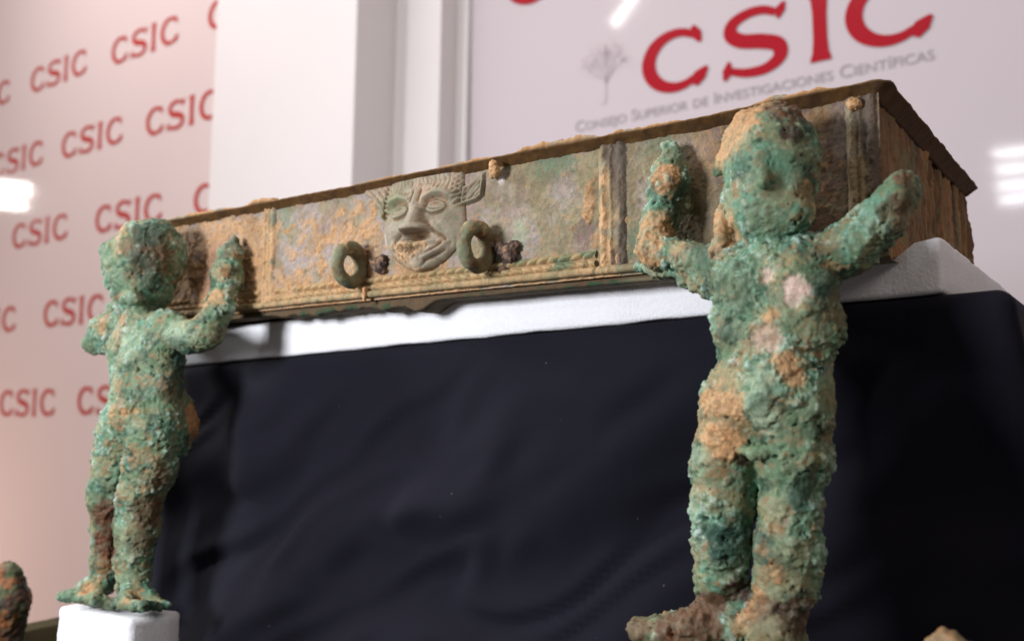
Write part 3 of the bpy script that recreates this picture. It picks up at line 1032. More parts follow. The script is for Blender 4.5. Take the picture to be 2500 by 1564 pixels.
# furrow and forehead
h += hb * 1.6 * ridge([(-1, 20), (-1.5, 33), (-2, 44)], 2.6, False)
h -= hb * 1.0 * ridge([(3.5, 22), (3, 38)], 1.3)
h -= hb * 1.0 * ridge([(-5.5, 22), (-5.5, 38)], 1.3)
# hair: rows of short locks along the brow line
hair = sst(31, 35, z + 0.0035 * x * x)
wv = x + 0.8 * np.sin(z * 0.6) + 1.2 * fbm(P, 0.02, 2, 92.0)
h += hb * hair * (1.0 + 1.3 * np.abs(np.sin(wv * math.pi / 4.6 + 0.3 * np.sin(z * .5))) * (0.7 + 0.3 * np.sin(z * 0.45 + wv * .3)))
tmp = sst(33, 40, np.abs(x)) * sst(10, 18, z) * (np.abs(x) < 52)
h += hb * tmp * 0.9 * np.sin((z * 1.0 - np.abs(x) * 0.45) * 1.35)
# right ear (leaf-shaped) and the broken left lock
def poly_d(pts):
    ins = np.zeros(x.shape, bool)
    d = np.full(x.shape, 1e9)
    n = len(pts)
    for i in range(n):
        (ax, az), (bx_, bz_) = pts[i], pts[(i + 1) % n]
        c = ((az > z) != (bz_ > z)) & (x < (bx_ - ax) * (z - az) / (bz_ - az + 1e-9) + ax)
        ins ^= c
        L = (bx_ - ax) ** 2 + (bz_ - az) ** 2
        t = np.clip(((x - ax) * (bx_ - ax) + (z - az) * (bz_ - az)) / L, 0, 1)
        d = np.minimum(d, np.hypot(x - ax - t * (bx_ - ax), z - az - t * (bz_ - az)))
    return np.where(ins, d, -d)


ed = poly_d([(42, 14), (52, 15), (61, 16.5), (66, 20), (67.5, 28), (68, 36), (67.5, 42), (60, 39), (50, 33), (44, 32)])
ear = 4.6 * sst(0, 2.2, ed) - 3.0 * sst(2.2, 4.6, ed) + 1.0 * sst(2.5, 4, ed) * np.abs(np.sin((z - 0.85 * x) * 0.75)) + 1.8 * ridge([(48, 20), (60, 31), (66, 39)], 1.5)
h = np.maximum(h, np.where(ed > 0, ear + 0.3, -1.5))
ld = poly_d([(-43, 6), (-50, 14), (-55, 25), (-62, 33), (-73, 40), (-73, 46), (-40, 46)])
lock = 5.2 * sst(0, 3, ld) + 1.6 * np.abs(np.sin((z + 0.9 * x) * 0.42)) * sst(1, 4, ld) + 1.2 * fbm(P, 0.008, 3, 93.0) * sst(0, 3, ld)
h = np.maximum(h, np.where(ld > 0, lock + 0.2, -1.5))
h = np.where(h > 0, h * (1 - 0.55 * sst(24, 44, z)), h)
alive = sst(-0.5, 2.0, h)
h += alive * (0.45 * fbm(P, 0.009, 4, 94.0, .65) + 0.14 * fbm(P, 0.0025, 3, 95.0))
V = P.copy()
V[:, 1] = -np.clip(h, -1.5, 30) * 0.001 * 1.12
H2 = h.reshape(X.shape)
S_ = np.cumsum(np.cumsum(np.pad(H2, 9, mode='edge'), 0), 1)
w_ = 16
bl = np.pad(H2, 9, mode='edge')
bl = (S_[w_:, w_:] - S_[:-w_, w_:] - S_[w_:, :-w_] + S_[:-w_, :-w_]) / w_ ** 2
groove = np.clip((bl[:X.shape[0], :X.shape[1]] - H2).ravel(), 0, 3)      # earth is packed in the grooves
c = mix(np.tile(lin(154, 142, 124), (len(P), 1)), lin(138, 130, 110), sst(-.4, .5, fbm(P, 0.03, 3, 96.0)))
c = mix(c, lin(168, 142, 122), sst(.05, .5, fbm(P, 0.02, 3, 97.0)) * .6)
c = mix(c, lin(128, 132, 98), np.clip(g(-30, 26, 18, 12) * 1.0, 0, 1) * .8)
n9 = fbm(P, 0.008, 4, 98.0)
c = mix(c, K['tan'], sst(.25, .6, em + g(-50, 2, 8, 14) * .8 + g(0, -40, 34, 8) * .5 + 0.25 * n9) * .85)
c = mix(c, K['tan2'], np.clip(groove * .9, 0, 1) * sst(-.5, .2, n9) * .8)
c = mix(c, lin(112, 128, 104), sst(.15, .55, fbm(P, .014, 4, 100., .65)) * .45)
c = mix(c, lin(96, 70, 44), sst(.5, .8, em * .6 + .7 * fbm(P, 0.005, 3, 99.0)) * .7)
c = mix(c, lin(72, 44, 22), sst(.55, .9, g(0.5, -9.2, 9.5, 2.6)) * .8)  # hollow under the nose darkened, its shadow put into the colour
c = mix(c, K['white'], sst(.35, .7, g(-47, -10, 7, 13) + .25 * n9) * .9)
c = mix(c, lin(84, 62, 42), np.clip(groove * 1.3 - .15, 0, 1) * .75)
c = mix(c, lin(118, 98, 74), sst(.1, .5, fbm(P, .016, 5, 90.5, .68)) * .5)
c = 0.88 * c * (1 + 0.16 * n9[:, None])
tag(tpart('mask_relief', mesh_from('mask_relief', V, grid_faces(len(gx), len(gz))[:, ::-1], M_MASK, col=c)), 'grinning grey bronze face in relief with pointed ear')


def crusted(name, chains, hvox, amp, seed, colf, mat=None, k=0.004):
    D, lo = sdf_chains(chains, hvox, k=k)
    V, F = surface_nets(D, lo, hvox)
    N = normals(V, F)
    V = V + N * (amp * (0.6 * fbm(V, 0.006, 4, seed) + 0.5 * fbm(V, 0.0025, 2, seed + 1)))[:, None]
    return mesh_from(name, V, F, mat or M_PANEL, col=colf(V, N))


# ring loops, set edge-on to the plate
def ring(cx, cz, seed, tilt):
    R, t = 0.0160, 0.0064
    nu, nv = 96, 40
    a = np.linspace(0, 2 * math.pi, nu, endpoint=False)
    b = np.linspace(0, 2 * math.pi, nv, endpoint=False)
    A, B = np.meshgrid(a, b, indexing='ij')
    tt = t * (1 + 0.10 * np.cos(A - 0.6))
    rad = R + tt * np.cos(B)
    V = np.stack([cx + tt * np.sin(B).ravel().reshape(A.shape) + tilt * rad * np.cos(A), -0.0185 + rad * np.cos(A) * 0.98, cz + rad * np.sin(A)], -1).reshape(-1, 3)
    I, J = np.meshgrid(np.arange(nu), np.arange(nv), indexing='ij')
    F = np.stack([I * nv + J, ((I + 1) % nu) * nv + J, ((I + 1) % nu) * nv + (J + 1) % nv, I * nv + (J + 1) % nv], -1).reshape(-1, 4)
    N = normals(V, F)
    ctr = np.array([cx, -0.0185, cz])
    if ((V - V.mean(0)) * N).sum() < 0:
        F = F[:, ::-1]
        N = -N
    V = V + N * (0.0010 * fbm(V, 0.009, 4, seed, .65) + 0.0004 * fbm(V, 0.003, 3, seed + 1))[:, None]
    c = mix(np.tile(lin(120, 112, 84), (len(V), 1)), lin(104, 80, 58), sst(-.2, .5, fbm(V, 0.02, 3, seed + 2)))
    c = mix(c, lin(118, 128, 106), sst(.1, .6, fbm(V, 0.014, 3, seed + 3) + (ctr[1] - V[:, 1]) * 12) * .6)
    c = mix(c, K['tan'], sst(.2, .6, fbm(V, 0.01, 3, seed + 4) + (V[:, 2] - cz - .012) * 40) * .8)
    return tpart('ring_loop', mesh_from('ring_loop', V, F, M_MASK, col=c))


ring(0.3399, 0.0295, 101.0, 0.0)
ring(0.4846, 0.0310, 111.0, 0.05)


def dark_col(V, N):
    c = mix(np.tile(lin(60, 48, 46), (len(V), 1)), lin(112, 90, 78), sst(-.2, .4, fbm(V, 0.006, 3, 121.0)))
    return mix(c, K['tan2'], sst(.2, .6, fbm(V, 0.010, 3, 122.0)) * .6)


for cx, cz, s in ((0.3624, 0.0285, 0.66), (0.5076, 0.0262, 0.81)):
    ch = [[(cx - .010 * s, -.003, cz + .004, .007 * s), (cx, -.003, cz, .0085 * s)], [(cx + .003, -.004, cz - .006 * s, .006 * s)], [(cx + .006 * s, -.002, cz + .005, .005)]]
    if s > .8:
        ch.append([(cx - .005, .001, cz - .010, .0055), (cx - .012, .001, cz - .014, .0045)])
    tpart('corroded_rivet', crusted('corroded_rivet', ch, 0.0008, 0.0024, 123.0 + cx, dark_col))


def tan_col(V, N):
    c = mix(np.tile(K['tan'], (len(V), 1)), K['tan2'], sst(-.2, .4, fbm(V, 0.006, 3, 131.0)))
    return mix(c, K['brown'], sst(.3, .7, fbm(V, 0.010, 3, 132.0)) * .6)


for ch in ([[(0.4985, -.0135, .1000, .0032), (0.4975, -.010, .0955, .0042), (0.4915, -.006, .0925, .0025)]],
           [[(0.349, -.008, .007, .0026), (0.3495, -.009, .001, .0016), (0.350, -.009, -.003, .0015)]],
           [[(0.788, -.004, .0975, .0045)]]):
    tpart('soil_clump', crusted('soil_clump', ch, 0.0007, 0.0016, 133.0, tan_col))

# ------------------------------------------------------------------ statuettes
FIG_R = {
    'skull': [(0.7476, -0.046, 0.0617, 0.0287), (0.7462, -0.05, 0.042, 0.028), (0.7448, -0.052, 0.0257, 0.0231), (0.7378, -0.056, 0.0138, 0.0105)],
    'skull2': [(0.7346, -0.04, 0.0708, 0.0234), (0.7322, -0.045, 0.0369, 0.0172)],
    'jaw': [(0.7364, -0.056, 0.022, 0.0145), (0.7596, -0.054, 0.0181, 0.0142)],
    'crown': [(0.748, -0.04, 0.0818, 0.0124)],
    'ear': [(0.7249, -0.048, 0.0678, 0.0114), (0.7153, -0.046, 0.0592, 0.0082), (0.7065, -0.044, 0.0531, 0.0036)],
    'lock': [(0.7202, -0.052, 0.0344, 0.0059), (0.7155, -0.054, 0.0169, 0.0054), (0.7112, -0.056, -0.0067, 0.0051)],
    'nose': [(0.7513, -0.074, 0.0505, 0.0031), (0.7509, -0.078, 0.0393, 0.0038), (0.7513, -0.0805, 0.0332, 0.005)],
    'brow': [(0.7339, -0.07, 0.0534, 0.0042), (0.7483, -0.075, 0.0525, 0.0038), (0.7646, -0.07, 0.0492, 0.004)],
    'neck': [(0.7401, -0.046, 0.0112, 0.0165), (0.7433, -0.048, -0.0135, 0.0197)],
    'shoul': [(0.7164, -0.046, -0.0121, 0.0146), (0.7439, -0.05, -0.0178, 0.0183), (0.7702, -0.046, -0.0132, 0.017)],
    'chestL': [(0.7298, -0.052, -0.0262, 0.0238), (0.7302, -0.05, -0.0526, 0.0227), (0.7331, -0.05, -0.0751, 0.0209), (0.7255, -0.052, -0.1011, 0.0267), (0.7145, -0.054, -0.135, 0.0226)],
    'chestR': [(0.7613, -0.052, -0.0287, 0.0251), (0.7642, -0.05, -0.0545, 0.0235), (0.7584, -0.05, -0.076, 0.0199), (0.7552, -0.052, -0.1014, 0.0267), (0.7568, -0.054, -0.1341, 0.0222)],
    'belly': [(0.7488, -0.06, -0.0595, 0.0204), (0.7473, -0.066, -0.0953, 0.0214)],
    'legL': [(0.7145, -0.054, -0.135, 0.0226), (0.7112, -0.056, -0.1668, 0.019), (0.7096, -0.055, -0.1931, 0.0182), (0.7072, -0.053, -0.2115, 0.0157), (0.7023, -0.053, -0.2311, 0.0094), (0.7077, -0.056, -0.2413, 0.0109)],
    'legR': [(0.7568, -0.054, -0.1341, 0.0217), (0.754, -0.056, -0.1646, 0.0185), (0.7523, -0.055, -0.1911, 0.0205), (0.7499, -0.053, -0.2075, 0.0188), (0.7477, -0.055, -0.2257, 0.015), (0.7453, -0.062, -0.2429, 0.0163)],
    'footL': [(0.709, -0.056, -0.2424, 0.0129), (0.6937, -0.062, -0.2425, 0.0125), (0.6785, -0.066, -0.2451, 0.0105)],
    'toeL': [(0.6785, -0.066, -0.2451, 0.0089), (0.6636, -0.068, -0.2464, 0.0072), (0.6555, -0.069, -0.2472, 0.0083)],
    'toeL2': [(0.6806, -0.058, -0.2396, 0.0048), (0.6675, -0.058, -0.2414, 0.004)],
    'footR': [(0.7453, -0.062, -0.2429, 0.0163), (0.7445, -0.085, -0.2526, 0.0124), (0.7451, -0.1, -0.2562, 0.0081)],
    'heelR': [(0.7477, -0.055, -0.2511, 0.0149)],
    'soil': [(0.7276, -0.052, -0.2227, 0.0087), (0.7194, -0.058, -0.2358, 0.0087), (0.7335, -0.06, -0.2301, 0.0065)],
    'loin': [(0.7312, -0.073, -0.1298, 0.0038), (0.7409, -0.076, -0.1315, 0.0037), (0.7526, -0.073, -0.1289, 0.0039)],
    'armL': [(0.7156, -0.044, -0.0117, 0.0136), (0.6845, -0.036, -0.0012, 0.0113), (0.6517, -0.027, 0.0104, 0.0118), (0.6541, -0.022, 0.0313, 0.0119), (0.6578, -0.018, 0.0528, 0.0131), (0.6587, -0.015, 0.0716, 0.0108), (0.6569, -0.012, 0.0861, 0.0054)],
    'thumb': [(0.6633, -0.014, 0.065, 0.009), (0.6703, -0.012, 0.0432, 0.0059)],
    'handL': [(0.6575, -0.015, 0.0749, 0.0042), (0.6555, -0.013, 0.0889, 0.0027)],
    'handL2': [(0.6607, -0.015, 0.0743, 0.0042), (0.6588, -0.013, 0.0902, 0.0027)],
    'handL3': [(0.6646, -0.015, 0.0722, 0.0039), (0.6623, -0.013, 0.0874, 0.0027)],
    'bracket': [(0.6283, -0.006, 0.0023, 0.004), (0.6485, -0.013, -0.0014, 0.0051), (0.6768, -0.026, -0.0095, 0.0069), (0.7029, -0.042, -0.0242, 0.0093)],
    'armR': [(0.7702, -0.046, -0.0132, 0.0159), (0.7925, -0.044, -0.0069, 0.0156), (0.8107, -0.042, 0.0087, 0.014), (0.8203, -0.04, 0.023, 0.0114), (0.8235, -0.038, 0.0301, 0.0084)],
    'fingR': [(0.823, -0.046, 0.026, 0.0044), (0.8211, -0.046, 0.0318, 0.0032)],
    'fingR2': [(0.8247, -0.042, 0.0283, 0.0044), (0.825, -0.042, 0.0356, 0.0032)],
    'fingR3': [(0.8258, -0.036, 0.0276, 0.0045), (0.8284, -0.036, 0.0344, 0.0032)],
}
FIG_L = {
    'skull': [(0.071, -0.048, 0.0584, 0.0411), (0.0569, -0.052, 0.0548, 0.0339)],
    'face': [(0.0697, -0.052, 0.0274, 0.0327), (0.0575, -0.054, 0.0072, 0.0173)],
    'crown': [(0.0878, -0.044, 0.0835, 0.0155)],
    'nose': [(0.0425, -0.07, 0.0471, 0.0073), (0.0454, -0.072, 0.0314, 0.006)],
    'brow': [(0.0217, -0.06, 0.0705, 0.0106)],
    'mouth': [(0.0517, -0.066, 0.0186, 0.0086), (0.0994, -0.078, 0.0115, 0.0074)],
    'neck': [(0.0694, -0.048, -0.0025, 0.0224), (0.0802, -0.05, -0.0334, 0.0281)],
    'shoul': [(0.0366, -0.05, -0.0138, 0.0157), (0.0773, -0.05, -0.0225, 0.0239), (0.1126, -0.048, -0.0179, 0.0176)],
    'bodL': [(0.0576, -0.052, -0.0368, 0.025), (0.0663, -0.05, -0.0799, 0.0239), (0.0567, -0.052, -0.1253, 0.0299), (0.0448, -0.054, -0.158, 0.0274)],
    'bodR': [(0.1058, -0.05, -0.0388, 0.0251), (0.103, -0.05, -0.0805, 0.0242), (0.106, -0.052, -0.1249, 0.0282), (0.1015, -0.054, -0.1565, 0.0265)],
    'belly': [(0.0873, -0.062, -0.0597, 0.0234), (0.0895, -0.066, -0.1055, 0.0257)],
    'legL': [(0.0448, -0.054, -0.158, 0.0274), (0.0343, -0.056, -0.1913, 0.0214), (0.0292, -0.054, -0.2241, 0.0167), (0.031, -0.054, -0.2563, 0.0153), (0.0318, -0.055, -0.2744, 0.014)],
    'legR': [(0.1015, -0.054, -0.1565, 0.0256), (0.0908, -0.056, -0.1887, 0.0223), (0.0837, -0.054, -0.2206, 0.0224), (0.079, -0.054, -0.2523, 0.0182), (0.0824, -0.055, -0.2697, 0.0153)],
    'footL': [(0.0307, -0.055, -0.2787, 0.0136), (0.0235, -0.068, -0.2858, 0.0101), (0.0151, -0.085, -0.2891, 0.0063)],
    'footLt': [(0.0256, -0.06, -0.29, 0.0093), (0.0629, -0.085, -0.2889, 0.0053)],
    'footLs': [(0.0114, -0.085, -0.2895, 0.0059), (0.0512, -0.08, -0.2905, 0.0062), (0.0753, -0.066, -0.294, 0.0061)],
    'footR': [(0.0822, -0.055, -0.2757, 0.0153), (0.0971, -0.058, -0.2858, 0.0114), (0.1293, -0.05, -0.2911, 0.0048)],
    'footRt': [(0.0875, -0.06, -0.2825, 0.0123), (0.1099, -0.084, -0.2879, 0.0055), (0.1369, -0.08, -0.2878, 0.0051), (0.1379, -0.056, -0.2907, 0.0044)],
    'toeA': [(0.009, -0.088, -0.2897, 0.0042)],
    'toeB': [(0.0273, -0.089, -0.2892, 0.0037)],
    'toeC': [(0.0436, -0.089, -0.2891, 0.0037)],
    'toeD': [(0.0579, -0.088, -0.2893, 0.0037)],
    'toeE': [(0.113, -0.086, -0.2887, 0.0039)],
    'toeF': [(0.1288, -0.085, -0.2883, 0.0035)],
    'toeG': [(0.1399, -0.082, -0.2879, 0.0035)],
    'lump': [(0.1042, -0.024, -0.0948, 0.0128), (0.1096, -0.022, -0.118, 0.0144), (0.1082, -0.03, -0.1368, 0.0143)],
    'armB': [(0.0361, -0.05, -0.0072, 0.0131), (0.0077, -0.05, -0.0145, 0.016), (-0.0146, -0.05, -0.0281, 0.0121)],
    'armB2': [(-0.0146, -0.05, -0.0281, 0.0117), (0.0226, -0.05, -0.0285, 0.015)],
    'armB3': [(-0.0166, -0.045, -0.0264, 0.0099), (-0.0244, -0.02, 0.0177, 0.0093)],
    'armF': [(0.1087, -0.05, -0.02, 0.0176), (0.156, -0.05, -0.0295, 0.0163), (0.1749, -0.046, -0.0261, 0.0154), (0.1769, -0.034, 0.0022, 0.0139), (0.1715, -0.022, 0.0352, 0.0154), (0.1675, -0.016, 0.0555, 0.0126), (0.1688, -0.012, 0.0717, 0.0063)],
}


def statuette(name, chains, hvox, seed, patches, bias, nod=1.0, k=0.008, carve=(), cuts=(), calm=()):
    D, lo = sdf_chains(list(chains.values()), hvox, ks=[0.003 if nm.startswith(('nose', 'lock', 'ear', 'loin')) else (0.005 if nm.startswith('leg') else k) for nm in chains])
    D = D + 0.0012
    for a, b in cuts:                                    # deep gaps between limbs
        a, b = np.array(a), np.array(b)
        ii = [lo[i] + hvox * np.arange(D.shape[i]) for i in range(3)]
        G = np.meshgrid(*ii, indexing='ij')
        ab = b[:3] - a[:3]
        t = np.clip(sum((G[i] - a[i]) * ab[i] for i in range(3)) / (ab @ ab), 0, 1)
        d = np.sqrt(sum((G[i] - a[i] - t * ab[i]) ** 2 for i in range(3))) - (a[3] + (b[3] - a[3]) * t)
        D = np.maximum(D, -d).astype(np.float32)
    V, F = surface_nets(D, lo, hvox)
    N = normals(V, F)
    for _ in range(2):                                   # ease the voxel steps
        A = np.zeros_like(V)
        cnt = np.zeros(len(V))
        for i in range(4):
            np.add.at(A, F[:, i], V[F[:, (i + 1) % 4]])
            np.add.at(cnt, F[:, i], 1)
        V = 0.5 * V + 0.5 * A / cnt[:, None]
    N = normals(V, F)
    for (cx, cy, cz, rr_, dep) in carve:
        d = np.linalg.norm(V - np.array([cx, cy, cz]), axis=1)
        V = V - N * (dep * np.exp(-(d / rr_) ** 2))[:, None]
    n_big, n_mid, n_fin = fbm(V, 0.030, 3, seed), fbm(V, 0.011, 4, seed + 1), fbm(V, 0.0036, 3, seed + 2)
    thick = sst(-0.10, 0.40, fbm(V, 0.022, 3, seed + 3) + 0.02)           # where green crust grows
    soil = 0.8 * fbm(V, 0.026, 5, seed + 4, gain=0.7) + 0.5 * fbm(V, 0.006, 4, seed + 5, gain=0.7) + bias
    bare = np.zeros(len(V))
    paint = []
    rough_n = fbm(V, 0.012, 5, seed + 30, gain=0.72)
    for (px_, py_, pz_, rr_, key, amt) in patches:
        d = np.linalg.norm((V - np.array([px_, py_, pz_])), axis=1) / rr_
        w = sst(-0.10, 0.40, 1 - d + 0.55 * rough_n) * amt * (d < 2.2)
        paint.append((w, key))
        if key in ('tan', 'orange', 'tan2'):
            soil = soil + w * 0.6
        elif key in ('pink', 'white'):
            bare = np.maximum(bare, w)
            soil = soil - w * 2
        else:
            soil = soil - w * 0.7
    soil = sst(0.05, 0.55, soil)
    w1, id1 = worley(V, 0.0062, seed)
    w2, id2 = worley(V, 0.0030, seed + 2)
    nodA = np.clip(1 - (w1 / 0.62) ** 2, 0, 1) * (id1 > 0.35)
    nodB = np.clip(1 - (w2 / 0.66) ** 2, 0, 1) * (id2 > 0.3)
    zt = fbm(V, 0.032, 5, seed + 11, gain=0.62)               # zones: powdery teal, dark green, olive
    zd = fbm(V, 0.026, 5, seed + 9, gain=0.62)
    teal_z = sst(-0.05, 0.40, zt + 0.10) * (1 - bare)
    crust = np.clip(thick * 0.5 + teal_z * 0.7, 0, 1) * (1 - 0.8 * soil) * (1 - bare)
    nodA = np.clip(1 - (w1 / (0.35 + 0.45 * id1)) ** 2, 0, 1) ** 0.8
    nodB = np.clip(1 - (w2 / (0.30 + 0.5 * id2)) ** 2, 0, 1)
    disp = 0.0019 * n_big + 0.0014 * n_mid + 0.00040 * n_fin
    disp = disp + nod * crust * (0.0022 * nodA * (id1 > 0.5) + 0.0007 * nodB + 0.0006)
    disp = disp + soil * (1 - bare) * (0.0004 + 0.0016 * np.abs(fbm(V, 0.007, 4, seed + 6, gain=0.65)))
    layer = sst(0.0, 0.06, fbm(V, 0.020, 4, seed + 23, gain=0.6) - 0.08)       # flaking layer with a sharp edge
    disp = disp + 0.0011 * layer * (1 - bare)
    pit = sst(0.45, 0.8, fbm(V, 0.0065, 3, seed + 7) + 0.25 * n_big) * (1 - 0.6 * soil) * (1 - bare)
    disp = disp - 0.0024 * pit - 0.0014 * bare
    for (hx, hy, hz, hr) in calm:                        # features of the face stay readable
        disp = disp * (1 - 0.55 * sst(1.0, 0.7, np.linalg.norm(V - np.array([hx, hy, hz]), axis=1) / hr))
    V2 = V + N * disp[:, None]
    # colour of the materials: green crusts, earth, bare metal, each in its own zones
    n = len(V)
    ones = np.ones((n, 1))

    def q(scale, s, g_=0.68):
        return fbm(V, scale, 4, seed + s, gain=g_)
    m1 = q(0.007, 8)
    c = mix(lin(104, 130, 100) * ones, lin(140, 136, 104) * ones, sst(-.25, .35, fbm(V, 0.022, 5, seed + 24, gain=.65)))
    c = mix(c, lin(152, 160, 130), layer * .35)
    c = c * (1 + 0.20 * m1[:, None])
    c = mix(c, lin(44, 70, 58), sst(-.05, .32, zd) * (.55 + .4 * sst(-.3, .3, m1)))
    c = mix(c, lin(98, 152, 128), teal_z * (1 - soil * .6) * (.18 + .62 * sst(-.15, .35, q(0.006, 10))))
    c = mix(c, lin(196, 214, 200), np.clip(teal_z * sst(.25, .55, q(0.0045, 22)) * .7 + crust * nodB * (id2 > .86) * .55, 0, .85))
    c = mix(c, lin(150, 122, 88), sst(.15, .5, q(0.007, 12) + .7 * fbm(V, 0.025, 3, seed + 19) - .08) * .8)
    c = mix(c, lin(46, 48, 38), pit * .85)
    hi = sst(0.0002, 0.0022, disp - 0.0019 * n_big - 0.0010)       # powdery verdigris on the raised grains
    c = mix(c, lin(188, 208, 198), hi * (1 - soil) * (.30 + .45 * teal_z) * sst(-.3, .3, q(0.005, 26)))
    s = mix(K['tan'] * ones, K['orange'] * ones, sst(.1, .6, q(0.016, 13)) * .5)
    s = mix(s, lin(206, 174, 136), sst(.15, .5, q(0.008, 25)) * .6)
    s = mix(s, K['brown'], sst(.15, .55, q(0.007, 14)) * .6)
    c = mix(c, s * 1.12, soil * (0.62 + 0.36 * sst(-.35, .15, q(0.006, 20))))
    brk = 0.50 + 0.50 * sst(-.35, .15, q(0.006, 21))
    for w, key in paint:
        col = K[key]
        c = mix(c, np.tile(col, (n, 1)) * (1 + 0.30 * m1[:, None]), np.clip(w, 0, 1) * brk * (0.8 if key not in ('tan', 'orange', 'tan2') else 0.45) + (w * .3 if key in ('pink', 'brown', 'dbrown', 'purple', 'gdark') else 0))
    c = c * (1 + 0.14 * n_fin[:, None] + 0.12 * fbm(V, 0.0016, 2, seed + 15)[:, None])
    lum = c @ np.array([.3, .55, .15])
    c = np.clip((lum[:, None] + (c - lum[:, None]) * 1.06) * 0.78, 0.004, 1)
    return tpart(name, mesh_from(name, V2, F, M_CRUST, col=c))


